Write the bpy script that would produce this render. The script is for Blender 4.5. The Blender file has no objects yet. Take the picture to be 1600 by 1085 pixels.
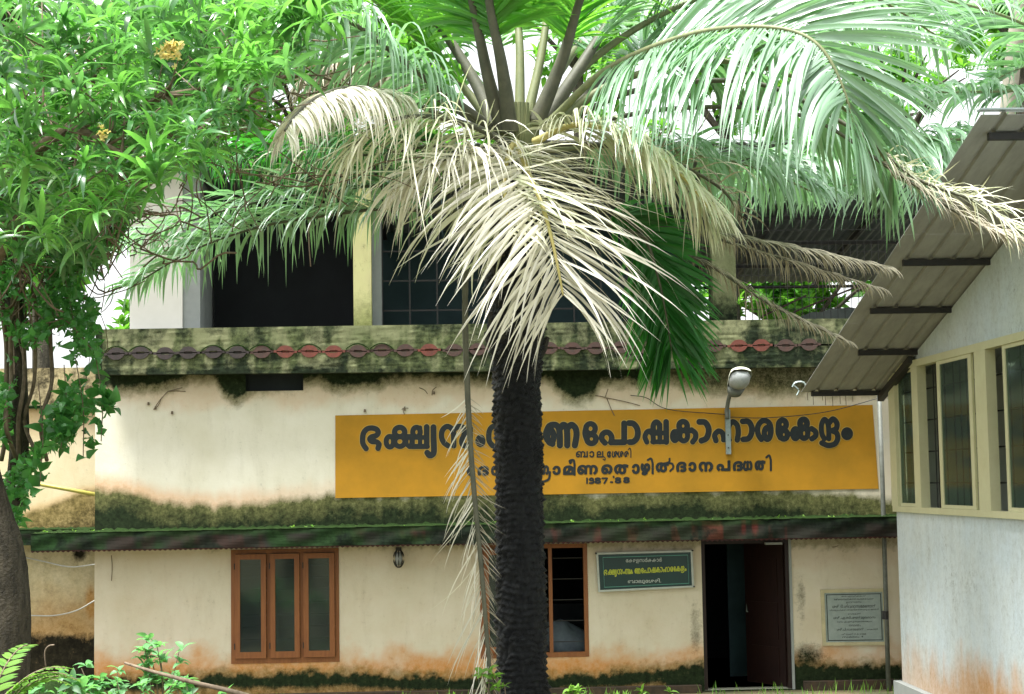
import bpy, bmesh, math, random
import numpy as np
from mathutils import Vector, Matrix
random.seed(7); rng = np.random.default_rng(11)
sc = bpy.context.scene
C = sc.collection
R_ = math.radians

# ------------------------------------------------------------------ camera
F_PX = 2600.0; YAW = R_(2.36); PITCH = R_(4.66); ROLL = R_(0.93)
CAM = np.array([0.0, -22.6, 2.85])
Fw = np.array([math.sin(YAW)*math.cos(PITCH), math.cos(YAW)*math.cos(PITCH), math.sin(PITCH)])
R0 = np.array([math.cos(YAW), -math.sin(YAW), 0.0]); U0 = np.cross(R0, Fw)
Rt = R0*math.cos(ROLL) - U0*math.sin(ROLL); Up = U0*math.cos(ROLL) + R0*math.sin(ROLL)
cd = bpy.data.cameras.new('camera'); cam = bpy.data.objects.new('camera', cd); C.objects.link(cam)
cd.sensor_width = 36; cd.lens = 36*F_PX/1600; cd.clip_end = 3000; cd.clip_start = 0.1
cam.matrix_world = Matrix([[Rt[0], Up[0], -Fw[0], CAM[0]], [Rt[1], Up[1], -Fw[1], CAM[1]],
                           [Rt[2], Up[2], -Fw[2], CAM[2]], [0, 0, 0, 1]])
sc.camera = cam

# ------------------------------------------------------------------ world, sun, exposure
SUN_EL, SUN_AZ = R_(74), R_(232)      # azimuth: direction the light comes FROM, clockwise from +Y
w = bpy.data.worlds.new('World'); sc.world = w; w.use_nodes = True
nt = w.node_tree; nt.nodes.clear()
sky = nt.nodes.new('ShaderNodeTexSky'); sky.sky_type = 'NISHITA'; sky.sun_disc = False
sky.sun_elevation = SUN_EL; sky.sun_rotation = SUN_AZ; sky.air_density = 1.0; sky.dust_density = 3.0
hs = nt.nodes.new('ShaderNodeHueSaturation'); hs.inputs['Saturation'].default_value = 0.12; hs.inputs['Value'].default_value = 1.25
bg = nt.nodes.new('ShaderNodeBackground'); bg.inputs[1].default_value = 0.13
wo = nt.nodes.new('ShaderNodeOutputWorld')
nt.links.new(sky.outputs[0], hs.inputs['Color']); nt.links.new(hs.outputs[0], bg.inputs[0]); nt.links.new(bg.outputs[0], wo.inputs[0])
sl = bpy.data.lights.new('sun', 'SUN'); sl.energy = 5.0; sl.angle = R_(18); sl.color = (1, 0.98, 0.93)
so = bpy.data.objects.new('sun', sl); C.objects.link(so)
sd = Vector((math.sin(SUN_AZ)*math.cos(SUN_EL), math.cos(SUN_AZ)*math.cos(SUN_EL), math.sin(SUN_EL)))
so.rotation_euler = sd.to_track_quat('Z', 'Y').to_euler(); so.location = (0, 0, 30)
sc.view_settings.view_transform = 'Standard'; sc.view_settings.look = 'None'
sc.view_settings.gamma = 1; sc.view_settings.use_curve_mapping = False
sc.view_settings.exposure = 1.3

# ------------------------------------------------------------------ measuring helpers (photo pixel -> point on a real plane)
def ray(px, py):
    return Fw*F_PX + Rt*(px-800.0) + Up*(542.5-py)
def onY(px, py, Y=0.0):
    r = ray(px, py); return CAM + r*((Y-CAM[1])/r[1])
def onX(px, py, X):
    r = ray(px, py); return CAM + r*((X-CAM[0])/r[0])
def atD(px, py, D):
    return CAM + ray(px, py)*(D/F_PX)
def proj(P):
    d = P-CAM; z = d@Fw
    return 800+F_PX*(d@Rt)/z, 542.5-F_PX*(d@Up)/z

# ------------------------------------------------------------------ object helpers
def tag(o, label=None, cat=None, group=None, kind=None):
    if label: o['label'] = label
    if cat: o['category'] = cat
    if group: o['group'] = group
    if kind: o['kind'] = kind
    return o
def thing(name, label, cat, loc=(0, 0, 0), group=None):
    o = bpy.data.objects.new(name, None); C.objects.link(o); o.location = [float(v) for v in loc]
    o.empty_display_size = 0.1
    return tag(o, label, cat, group)
def link(name, me, parent=None, mats=None, smooth=False):
    o = bpy.data.objects.new(name, me); C.objects.link(o)
    if parent is not None:
        o.parent = parent
        L = parent.location.copy()
        o.matrix_parent_inverse = Matrix.Translation(-L)
    if mats is not None:
        for m in (mats if isinstance(mats, (list, tuple)) else [mats]): me.materials.append(m)
    if smooth: me.polygons.foreach_set('use_smooth', [True]*len(me.polygons))
    return o
def mesh(name, V, F, mat=None, parent=None, smooth=False, var=None):
    me = bpy.data.meshes.new(name)
    me.from_pydata([tuple(map(float, v)) for v in V], [], [tuple(map(int, f)) for f in F])
    if var is not None:
        a = me.attributes.new('var', 'FLOAT', 'POINT'); a.data.foreach_set('value', np.asarray(var, dtype=np.float32))
    me.update()
    return link(name, me, parent, mat, smooth)
class MB:
    def __init__(s): s.V = []; s.F = []
    def add(s, V, F):
        b = len(s.V); s.V += [tuple(map(float, v)) for v in V]; s.F += [tuple(i+b for i in f) for f in F]; return s
    def box(s, x0, x1, y0, y1, z0, z1):
        x0, x1 = sorted((x0, x1)); y0, y1 = sorted((y0, y1)); z0, z1 = sorted((z0, z1))
        return s.add([(x0,y0,z0),(x1,y0,z0),(x1,y1,z0),(x0,y1,z0),(x0,y0,z1),(x1,y0,z1),(x1,y1,z1),(x0,y1,z1)],
              [(0,3,2,1),(4,5,6,7),(0,1,5,4),(1,2,6,5),(2,3,7,6),(3,0,4,7)])
    def prism(s, poly, axis_vec):   # closed polygon of 3D points, extruded
        n = len(poly); a = np.array(poly, float); b = a+np.array(axis_vec, float)
        F = [tuple(range(n))[::-1], tuple(range(n, 2*n))]+[(i, (i+1) % n, n+(i+1) % n, n+i) for i in range(n)]
        return s.add(list(a)+list(b), F)
    def tube(s, pts, r, n=8, cap=True):
        pts = np.array(pts, float); m = len(pts); r = np.broadcast_to(np.array(r, float), (m,))
        T = np.gradient(pts, axis=0); T /= np.linalg.norm(T, axis=1)[:, None]+1e-9
        ref = np.array([0, 0, 1.0]) if abs(T[0][2]) < 0.9 else np.array([1.0, 0, 0])
        V = []
        for i in range(m):
            a = np.cross(T[i], ref); a /= np.linalg.norm(a)+1e-9; b = np.cross(T[i], a); ref = -np.cross(T[i], a) if False else ref
            for k in range(n):
                t = 2*math.pi*k/n; V.append(pts[i]+r[i]*(a*math.cos(t)+b*math.sin(t)))
        F = [(i*n+k, i*n+(k+1) % n, (i+1)*n+(k+1) % n, (i+1)*n+k) for i in range(m-1) for k in range(n)]
        if cap: F += [tuple(range(n))[::-1], tuple((m-1)*n+k for k in range(n))]
        return s.add(V, F)
    def build(s, name, mat, parent=None, smooth=False):
        return mesh(name, s.V, s.F, mat, parent, smooth)
def spline(P, n):
    P = np.array(P, float); k = len(P); Q = np.vstack([2*P[0]-P[1], P, 2*P[-1]-P[-2]])
    out = []
    for u in np.linspace(0, k-1, n):
        i = min(int(u), k-2); t = u-i; a, b, c, d = Q[i], Q[i+1], Q[i+2], Q[i+3]
        out.append(0.5*((2*b)+(-a+c)*t+(2*a-5*b+4*c-d)*t*t+(-a+3*b-3*c+d)*t**3))
    return np.array(out)
def vnoise(x, y, seed=0, octs=4):
    x = np.asarray(x, float); y = np.asarray(y, float); out = np.zeros(np.broadcast(x, y).shape); amp = 1; tot = 0
    for o in range(octs):
        g = np.random.default_rng(seed*31+o).random((257, 257)); X = x*2**o; Y = y*2**o
        xi = np.floor(X).astype(int); yi = np.floor(Y).astype(int); fx = X-xi; fy = Y-yi
        fx = fx*fx*(3-2*fx); fy = fy*fy*(3-2*fy)
        a = g[xi % 257, yi % 257]; b = g[(xi+1) % 257, yi % 257]; c = g[xi % 257, (yi+1) % 257]; d = g[(xi+1) % 257, (yi+1) % 257]
        out += amp*((a*(1-fx)+b*fx)*(1-fy)+(c*(1-fx)+d*fx)*fy); tot += amp; amp *= 0.55
    return out/tot
def sst(a, b, x):
    t = np.clip((np.asarray(x, float)-a)/(b-a), 0, 1); return t*t*(3-2*t)

# ------------------------------------------------------------------ materials
def newmat(name):
    m = bpy.data.materials.new(name); m.use_nodes = True; nt = m.node_tree
    b = nt.nodes['Principled BSDF']; return m, nt, b
def N(nt, t, **kw):
    n = nt.nodes.new(t)
    for k, v in kw.items(): setattr(n, k, v)
    return n
def noise_node(nt, scale, detail=5, rough=0.6, vec=None, stretch=None):
    n = N(nt, 'ShaderNodeTexNoise'); n.inputs['Scale'].default_value = scale; n.inputs['Detail'].default_value = detail; n.inputs['Roughness'].default_value = rough
    g = N(nt, 'ShaderNodeNewGeometry')
    if stretch:
        mp = N(nt, 'ShaderNodeMapping'); mp.inputs['Scale'].default_value = stretch
        nt.links.new(g.outputs['Position'], mp.inputs[0]); nt.links.new(mp.outputs[0], n.inputs['Vector'])
    else: nt.links.new(g.outputs['Position'], n.inputs['Vector'])
    return n.outputs['Fac']
def ramp(nt, src, stops):
    r = N(nt, 'ShaderNodeValToRGB'); e = r.color_ramp.elements
    while len(e) < len(stops): e.new(0.5)
    for el, (p, c) in zip(e, stops): el.position = p; el.color = (*c, 1) if len(c) == 3 else c
    nt.links.new(src, r.inputs[0]); return r.outputs[0]
def mix(nt, a, b, f, mode='MIX'):
    m = N(nt, 'ShaderNodeMix', data_type='RGBA', blend_type=mode)
    for s, v in ((6, a), (7, b), (0, f)):
        if isinstance(v, (int, float)): m.inputs[s].default_value = v
        elif isinstance(v, tuple): m.inputs[s].default_value = (*v, 1)
        else: nt.links.new(v, m.inputs[s])
    return m.outputs[2]
def math_(nt, op, a, b=None, clamp=False):
    m = N(nt, 'ShaderNodeMath', operation=op); m.use_clamp = clamp
    for i, v in enumerate((a, b)):
        if v is None: continue
        if isinstance(v, (int, float)): m.inputs[i].default_value = v
        else: nt.links.new(v, m.inputs[i])
    return m.outputs[0]
def bump(nt, b, src, strength=0.3, dist=0.01):
    n = N(nt, 'ShaderNodeBump'); n.inputs['Strength'].default_value = strength; n.inputs['Distance'].default_value = dist
    nt.links.new(src, n.inputs['Height']); nt.links.new(n.outputs[0], b.inputs['Normal'])
def simple(name, c1, c2=None, rough=0.7, scale=8, metal=0, spec=0.4, bmp=0.2, bdist=0.004, stretch=None):
    m, nt, b = newmat(name); b.inputs['Roughness'].default_value = rough; b.inputs['Metallic'].default_value = metal
    b.inputs['Specular IOR Level'].default_value = spec
    n = noise_node(nt, scale, 6, 0.65, stretch=stretch)
    nt.links.new(ramp(nt, n, [(0.32, c1), (0.68, c2 or tuple(v*0.75 for v in c1))]), b.inputs['Base Color'])
    if bmp: bump(nt, b, noise_node(nt, scale*5, 4), bmp, bdist)
    return m
def wall_mat(name, base, base2, orange, olive, dark):
    m, nt, b = newmat(name); b.inputs['Roughness'].default_value = 0.9; b.inputs['Specular IOR Level'].default_value = 0.15
    at = N(nt, 'ShaderNodeAttribute', attribute_name='stain'); sp = N(nt, 'ShaderNodeSeparateColor'); nt.links.new(at.outputs['Color'], sp.inputs[0])
    n1 = noise_node(nt, 1.3, 6, 0.6); n2 = noise_node(nt, 14, 8, 0.75); n3 = noise_node(nt, 45, 6, 0.8); n4 = noise_node(nt, 5, 6, 0.7, stretch=(1, 1, 0.25))
    c = mix(nt, base, base2, ramp(nt, n1, [(0.35, (0, 0, 0)), (0.7, (1, 1, 1))]))
    c = mix(nt, c, tuple(v*0.86 for v in base2), math_(nt, 'MULTIPLY', ramp(nt, n4, [(0.5, (0, 0, 0)), (0.75, (1, 1, 1))]), 0.5))
    c = mix(nt, c, tuple(v*0.6 for v in base2), math_(nt, 'MULTIPLY', ramp(nt, n3, [(0.64, (0, 0, 0)), (0.72, (1, 1, 1))]), 0.35))
    def breakup(ch, n, k, sharp):
        s = math_(nt, 'ADD', ch, math_(nt, 'MULTIPLY', math_(nt, 'SUBTRACT', n, 0.5), k))
        return math_(nt, 'MULTIPLY', math_(nt, 'SUBTRACT', s, 0.5-0.5/sharp), sharp, clamp=True)
    g = math_(nt, 'MULTIPLY', sp.outputs[1], math_(nt, 'ADD', n2, 0.45), clamp=True)
    c = mix(nt, c, orange, g)
    ol = mix(nt, tuple(v*1.25 for v in olive), tuple(v*0.5 for v in olive), ramp(nt, n2, [(0.35, (0, 0, 0)), (0.65, (1, 1, 1))]))
    nm = math_(nt, 'ADD', math_(nt, 'MULTIPLY', n2, 0.45), math_(nt, 'ADD', math_(nt, 'MULTIPLY', n3, 0.35), math_(nt, 'MULTIPLY', n4, 0.2)))
    c = mix(nt, c, ol, breakup(sp.outputs[2], nm, 1.5, 1.15))
    dk = mix(nt, dark, tuple(v*0.4 for v in dark), ramp(nt, n2, [(0.4, (0, 0, 0)), (0.6, (1, 1, 1))]))
    c = mix(nt, c, dk, breakup(sp.outputs[0], nm, 2.2, 1.4))
    nt.links.new(c, b.inputs['Base Color'])
    bump(nt, b, math_(nt, 'ADD', n2, math_(nt, 'MULTIPLY', n3, 0.4)), 0.35, 0.01)
    return m
M = {}
M['wall'] = wall_mat('cream_plaster', (0.72, 0.695, 0.585), (0.62, 0.59, 0.46), (0.58, 0.25, 0.065), (0.13, 0.135, 0.05), (0.022, 0.036, 0.014))
M['wing'] = wall_mat('cream_wing_plaster', (0.70, 0.62, 0.42), (0.62, 0.52, 0.30), (0.50, 0.25, 0.07), (0.22, 0.17, 0.06), (0.025, 0.022, 0.012))
M['annex'] = wall_mat('pale_blue_plaster', (0.56, 0.64, 0.68), (0.60, 0.65, 0.64), (0.55, 0.26, 0.07), (0.2, 0.22, 0.15), (0.04, 0.04, 0.03))
M['fascia'] = wall_mat('mossy_concrete', (0.26, 0.26, 0.15), (0.16, 0.18, 0.09), (0.16, 0.19, 0.05), (0.075, 0.095, 0.04), (0.018, 0.028, 0.014))
M['slab'] = wall_mat('mossy_slab', (0.022, 0.018, 0.015), (0.014, 0.018, 0.013), (0.10, 0.020, 0.016), (0.012, 0.034, 0.009), (0.006, 0.013, 0.007))
M['moss'] = simple('bright_moss', (0.020, 0.045, 0.009), (0.010, 0.022, 0.005), 0.95, 30, spec=0.1, bmp=0.8, bdist=0.02)
M['paint'] = simple('ochre_paint', (0.50, 0.245, 0.016), (0.34, 0.18, 0.014), 0.75, 1.1, spec=0.25, bmp=0.15, bdist=0.003)
def letter_mat(name, c):
    m, nt, b = newmat(name); b.inputs['Roughness'].default_value = 0.6
    n = noise_node(nt, 22, 8, 0.8)
    nt.links.new(ramp(nt, n, [(0.3, tuple(v*2.2 for v in c)), (0.5, c), (0.70, c), (0.76, (0.35, 0.25, 0.08))]), b.inputs['Base Color'])
    return m
M['letter'] = letter_mat('blue_black_lettering', (0.005, 0.010, 0.012))
M['halo'] = simple('lettering_outline', (0.42, 0.33, 0.10), (0.5, 0.28, 0.04), 0.8, 30)
M['wood'] = simple('brown_window_wood', (0.27, 0.10, 0.028), (0.19, 0.062, 0.018), 0.5, 6, stretch=(6, 6, 0.5), spec=0.4)
M['doorwood'] = simple('dark_red_door', (0.020, 0.006, 0.004), (0.008, 0.003, 0.002), 0.5, 6, stretch=(6, 6, 0.5))
M['dark'] = simple('dark_interior', (0.018, 0.024, 0.026), (0.010, 0.014, 0.016), 0.9, 3)  # room gloom put into a very dark base colour
M['black'] = simple('black_shade_wall', (0.006, 0.008, 0.009), (0.004, 0.005, 0.006), 0.95, 3)  # shade of the upper left bay, put into a near-black colour
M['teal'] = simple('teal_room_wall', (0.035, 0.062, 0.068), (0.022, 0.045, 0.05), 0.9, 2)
M['floor'] = simple('grey_cement', (0.30, 0.33, 0.33), (0.20, 0.22, 0.22), 0.6, 5)
M['column'] = wall_mat('yellowed_column', (0.78, 0.76, 0.38), (0.72, 0.66, 0.36), (0.4, 0.4, 0.1), (0.22, 0.26, 0.06), (0.05, 0.08, 0.03))
M['white'] = simple('white_wall', (0.78, 0.76, 0.70), (0.70, 0.68, 0.62), 0.9, 2)
M['grey'] = simple('grey_plaster', (0.33, 0.35, 0.34), (0.26, 0.28, 0.27), 0.9, 3)
M['sheet'] = simple('asbestos_sheet', (0.36, 0.36, 0.345), (0.27, 0.27, 0.26), 0.8, 3, stretch=(3, 0.6, 1), bmp=0.3)
M['sheetdark'] = simple('old_roof_sheet', (0.16, 0.18, 0.17), (0.09, 0.11, 0.10), 0.8, 3)
M['steel'] = simple('black_steel', (0.018, 0.02, 0.022), (0.03, 0.026, 0.022), 0.6, 20)
M['galv'] = simple('galvanised_steel', (0.30, 0.36, 0.35), (0.22, 0.27, 0.26), 0.5, 15, metal=0.4)
M['pipe'] = simple('dull_grey_pipe', (0.16, 0.17, 0.155), (0.10, 0.11, 0.09), 0.6, 15, metal=0.2)
M['cream'] = simple('cream_window_paint', (0.60, 0.59, 0.38), (0.54, 0.52, 0.32), 0.45, 5, spec=0.5)
M['tile'] = simple('dark_clay_tile', (0.05, 0.036, 0.036), (0.03, 0.027, 0.025), 0.8, 18)
M['tilered'] = simple('red_clay_tile', (0.17, 0.045, 0.03), (0.10, 0.035, 0.026), 0.8, 18)
M['trunk'] = simple('black_palm_trunk', (0.004, 0.005, 0.006), (0.010, 0.012, 0.014), 0.34, 25, spec=0.32, bmp=1.0, bdist=0.02)
M['boot'] = simple('dark_leaf_base', (0.045, 0.04, 0.03), (0.02, 0.02, 0.017), 0.8, 20, bmp=0.8, bdist=0.02)
M['bark'] = simple('grey_brown_bark', (0.10, 0.085, 0.06), (0.022, 0.02, 0.014), 0.9, 9, stretch=(2, 2, 0.6), bmp=1.0, bdist=0.03)
M['bark2'] = simple('pale_bark', (0.36, 0.34, 0.27), (0.22, 0.21, 0.16), 0.9, 6)
M['twig'] = simple('dry_twig', (0.22, 0.17, 0.12), (0.10, 0.075, 0.05), 0.9, 20)
M['cable'] = simple('pale_cable', (0.5, 0.5, 0.45), None, 0.6, 20)
M['blackcable'] = simple('black_cable', (0.03, 0.03, 0.03), None, 0.6, 20)
M['bamboo'] = simple('yellow_bamboo', (0.42, 0.36, 0.07), (0.28, 0.27, 0.06), 0.5, 10)
M['board'] = simple('teal_board_paint', (0.003, 0.040, 0.036), (0.002, 0.028, 0.028), 0.35, 4, spec=0.5, bmp=0)
M['boardframe'] = simple('aluminium_trim', (0.50, 0.54, 0.50), (0.4, 0.43, 0.4), 0.5, 10, metal=0.2)
M['yellowtext'] = simple('yellow_lettering', (0.55, 0.60, 0.06), None, 0.6, 20, bmp=0)
M['whitetext'] = simple('white_lettering', (0.62, 0.68, 0.64), None, 0.6, 20, bmp=0)
M['stone'] = simple('grey_stone_plaque', (0.34, 0.40, 0.38), (0.27, 0.33, 0.31), 0.5, 12)
M['stonetext'] = simple('engraved_lettering', (0.02, 0.03, 0.03), None, 0.8, 20, bmp=0)
M['lampcover'] = simple('cream_lamp_cover', (0.58, 0.60, 0.48), (0.45, 0.47, 0.36), 0.5, 10)
M['lampglobe'] = simple('dusty_lamp_globe', (0.36, 0.38, 0.38), (0.26, 0.28, 0.28), 0.35, 12)
M['earth'] = simple('red_earth', (0.13, 0.095, 0.05), (0.05, 0.07, 0.03), 0.95, 1.5, bmp=0.6, bdist=0.03)
M['cloth'] = simple('white_sack', (0.16, 0.20, 0.22), (0.08, 0.10, 0.12), 0.8, 6)
def glass(name, tint, refl=0.12, flat=False):
    m, nt, b = newmat(name); nt.nodes.remove(b); out = nt.nodes['Material Output']
    tr = N(nt, 'ShaderNodeBsdfTransparent'); tr.inputs[0].default_value = (*tint, 1)
    gl = N(nt, 'ShaderNodeBsdfGlossy'); gl.inputs['Roughness'].default_value = 0.08; gl.inputs[0].default_value = (0.9, 1, 0.98, 1)
    df = N(nt, 'ShaderNodeBsdfDiffuse'); df.inputs[0].default_value = (0.10, 0.13, 0.13, 1)
    m0 = N(nt, 'ShaderNodeMixShader'); m0.inputs[0].default_value = 0.18
    nt.links.new(tr.outputs[0], m0.inputs[1]); nt.links.new(df.outputs[0], m0.inputs[2])
    m1 = N(nt, 'ShaderNodeMixShader'); fr = N(nt, 'ShaderNodeFresnel'); fr.inputs[0].default_value = 1.5
    nt.links.new(math_(nt, 'ADD', math_(nt, 'MULTIPLY', fr.outputs[0], 0.15 if flat else 1.0), refl-0.04), m1.inputs[0]); nt.links.new(m0.outputs[0], m1.inputs[1]); nt.links.new(gl.outputs[0], m1.inputs[2])
    nt.links.new(m1.outputs[0], out.inputs[0]); return m
M['glass'] = glass('dusty_dark_glass', (0.35, 0.42, 0.42), 0.05)
M['glass2'] = glass('green_tinted_glass', (0.62, 0.74, 0.66), 0.07, True)
def leaf(name, c1, c2, rough=0.4, spec=0.5, trans=0.35, tcol=None, coat=0.0):
    m, nt, b = newmat(name); out = nt.nodes['Material Output']
    at = N(nt, 'ShaderNodeAttribute', attribute_name='var')
    oi = N(nt, 'ShaderNodeObjectInfo')
    v = math_(nt, 'FRACT', math_(nt, 'ADD', at.outputs['Fac'], oi.outputs['Random']))
    col = ramp(nt, v, [(0.0, c1), (0.6, c2), (1.0, tuple(x*0.55 for x in c1))])
    nt.links.new(col, b.inputs['Base Color']); b.inputs['Roughness'].default_value = rough; b.inputs['Specular IOR Level'].default_value = spec
    b.inputs['Coat Weight'].default_value = coat; b.inputs['Coat Roughness'].default_value = 0.3
    tl = N(nt, 'ShaderNodeBsdfTranslucent')
    tc = mix(nt, col, tcol or (0.45, 0.75, 0.08), 0.55); nt.links.new(tc, tl.inputs[0])
    ms = N(nt, 'ShaderNodeMixShader'); ms.inputs[0].default_value = trans
    nt.links.new(b.outputs[0], ms.inputs[1]); nt.links.new(tl.outputs[0], ms.inputs[2]); nt.links.new(ms.outputs[0], out.inputs[0])
    return m
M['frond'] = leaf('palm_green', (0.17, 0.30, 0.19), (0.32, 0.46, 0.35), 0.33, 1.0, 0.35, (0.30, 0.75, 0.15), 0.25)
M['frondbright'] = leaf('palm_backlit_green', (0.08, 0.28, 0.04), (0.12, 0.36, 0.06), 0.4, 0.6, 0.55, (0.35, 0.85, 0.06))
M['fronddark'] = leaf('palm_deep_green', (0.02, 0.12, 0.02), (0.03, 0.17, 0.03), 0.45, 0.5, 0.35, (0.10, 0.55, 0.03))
M['fronddry'] = leaf('palm_dry_cream', (0.76, 0.74, 0.62), (0.84, 0.83, 0.74), 0.45, 0.7, 0.3, (0.7, 0.65, 0.4), 0.1)
M['fronddry2'] = leaf('palm_dry_greenish', (0.52, 0.58, 0.38), (0.74, 0.72, 0.56), 0.5, 0.6, 0.25, (0.6, 0.65, 0.3), 0.1)
M['frondold'] = leaf('palm_dry_brown', (0.28, 0.26, 0.19), (0.46, 0.42, 0.32), 0.6, 0.4, 0.15, (0.4, 0.3, 0.15))
M['petiole'] = simple('palm_petiole', (0.20, 0.21, 0.10), (0.12, 0.15, 0.07), 0.55, 7, stretch=(4, 4, 0.6), spec=0.4)
M['petdark'] = simple('dark_petiole', (0.11, 0.11, 0.075), (0.06, 0.065, 0.045), 0.6, 9)
M['petyellow'] = simple('yellow_midrib', (0.50, 0.46, 0.16), (0.42, 0.36, 0.14), 0.5, 9)
M['mango'] = leaf('mango_leaf', (0.030, 0.13, 0.035), (0.065, 0.22, 0.06), 0.28, 1.0, 0.4, (0.25, 0.62, 0.12), 0.6)
M['mango2'] = leaf('young_mango_leaf', (0.07, 0.24, 0.05), (0.15, 0.33, 0.08), 0.35, 0.7, 0.45, (0.30, 0.85, 0.10), 0.4)
M['vineleaf'] = leaf('creeper_leaf', (0.04, 0.17, 0.04), (0.07, 0.25, 0.06), 0.4, 0.7, 0.35, (0.2, 0.65, 0.08))
M['bgleaf'] = leaf('background_leaf', (0.06, 0.22, 0.03), (0.13, 0.36, 0.04), 0.5, 0.5, 0.5, (0.35, 0.85, 0.06))
M['weed'] = leaf('weed_leaf', (0.08, 0.22, 0.09), (0.13, 0.32, 0.12), 0.5, 0.5, 0.4, (0.3, 0.8, 0.15))
M['grass'] = leaf('grass_blade', (0.08, 0.22, 0.03), (0.16, 0.30, 0.05), 0.6, 0.3, 0.4, (0.4, 0.8, 0.1))
M['flower'] = leaf('yellow_flower', (0.75, 0.68, 0.25), (0.80, 0.74, 0.35), 0.6, 0.3, 0.4, (0.9, 0.7, 0.2))

# ------------------------------------------------------------------ ground
xs = np.concatenate([np.linspace(-400, -20, 8), np.linspace(-18, 18, 73), np.linspace(20, 400, 8)])
ys = np.concatenate([np.linspace(-200, -26, 6), np.linspace(-24, 14, 77), np.linspace(16, 800, 14)])
GX, GY = np.meshgrid(xs, ys)
def ground_h(x, y):
    return (vnoise(x*0.6+50, y*0.6+90, 3, 3)-0.5)*0.18*sst(0.2, 2.0, -y)+0.35*sst(-1.5, -9, y)
GZ = ground_h(GX, GY)
nx, ny = len(xs), len(ys)
tag(mesh('ground', np.stack([GX, GY, GZ], -1).reshape(-1, 3),
     [(j*nx+i, j*nx+i+1, (j+1)*nx+i+1, (j+1)*nx+i) for j in range(ny-1) for i in range(nx-1)], M['earth'], smooth=True), kind='structure')

# ------------------------------------------------------------------ stained wall grid
def wall_grid(name, xlo, xhi, zlo, zhi, Y, holes, stain, mat, parent, step=0.03):
    def axis(lo, hi, edges):
        e = sorted(set([lo, hi]+[v for v in edges if lo < v < hi])); out = []
        for a, b in zip(e[:-1], e[1:]): out += list(np.linspace(a, b, max(2, int(round((b-a)/step))+1))[:-1])
        return np.array(out+[hi])
    X = axis(xlo, xhi, [h[0] for h in holes]+[h[1] for h in holes]); Z = axis(zlo, zhi, [h[2] for h in holes]+[h[3] for h in holes])
    nx, nz = len(X), len(Z); GX, GZ = np.meshgrid(X, Z)
    GYv = np.full_like(GX, Y)+(vnoise(GX*1.1+7, GZ*1.1+3, 5, 3)-0.5)*0.012
    V = np.stack([GX, GYv, GZ], -1).reshape(-1, 3)
    cx = (X[:-1]+X[1:])/2; cz = (Z[:-1]+Z[1:])/2; CX, CZ = np.meshgrid(cx, cz); keep = np.ones(CX.shape, bool)
    for h in holes: keep &= ~((CX > h[0]) & (CX < h[1]) & (CZ > h[2]) & (CZ < h[3]))
    jj, ii = np.nonzero(keep); a = jj*nx+ii
    F = np.stack([a, a+1, a+1+nx, a+nx], -1)
    me = bpy.data.meshes.new(name); me.from_pydata(V.tolist(), [], F.tolist())
    px, py = proj(V); st = stain(px, py, V)
    col = np.ones((len(V), 4), np.float32); col[:, :3] = np.clip(np.stack(st, -1), 0, 1)
    at = me.color_attributes.new('stain', 'FLOAT_COLOR', 'POINT'); at.data.foreach_set('color', col.ravel())
    me.update(); return link(name, me, parent, mat, smooth=True)
def paintattr(o, fn):
    me = o.data; n = len(me.vertices); co = np.zeros(n*3); me.vertices.foreach_get('co', co); V = co.reshape(-1, 3)
    px, py = proj(V); st = fn(px, py, V); col = np.ones((n, 4), np.float32); col[:, :3] = np.clip(np.stack([np.broadcast_to(s, (n,)) for s in st], -1), 0, 1)
    at = me.color_attributes.new('stain', 'FLOAT_COLOR', 'POINT'); at.data.foreach_set('color', col.ravel())

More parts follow.
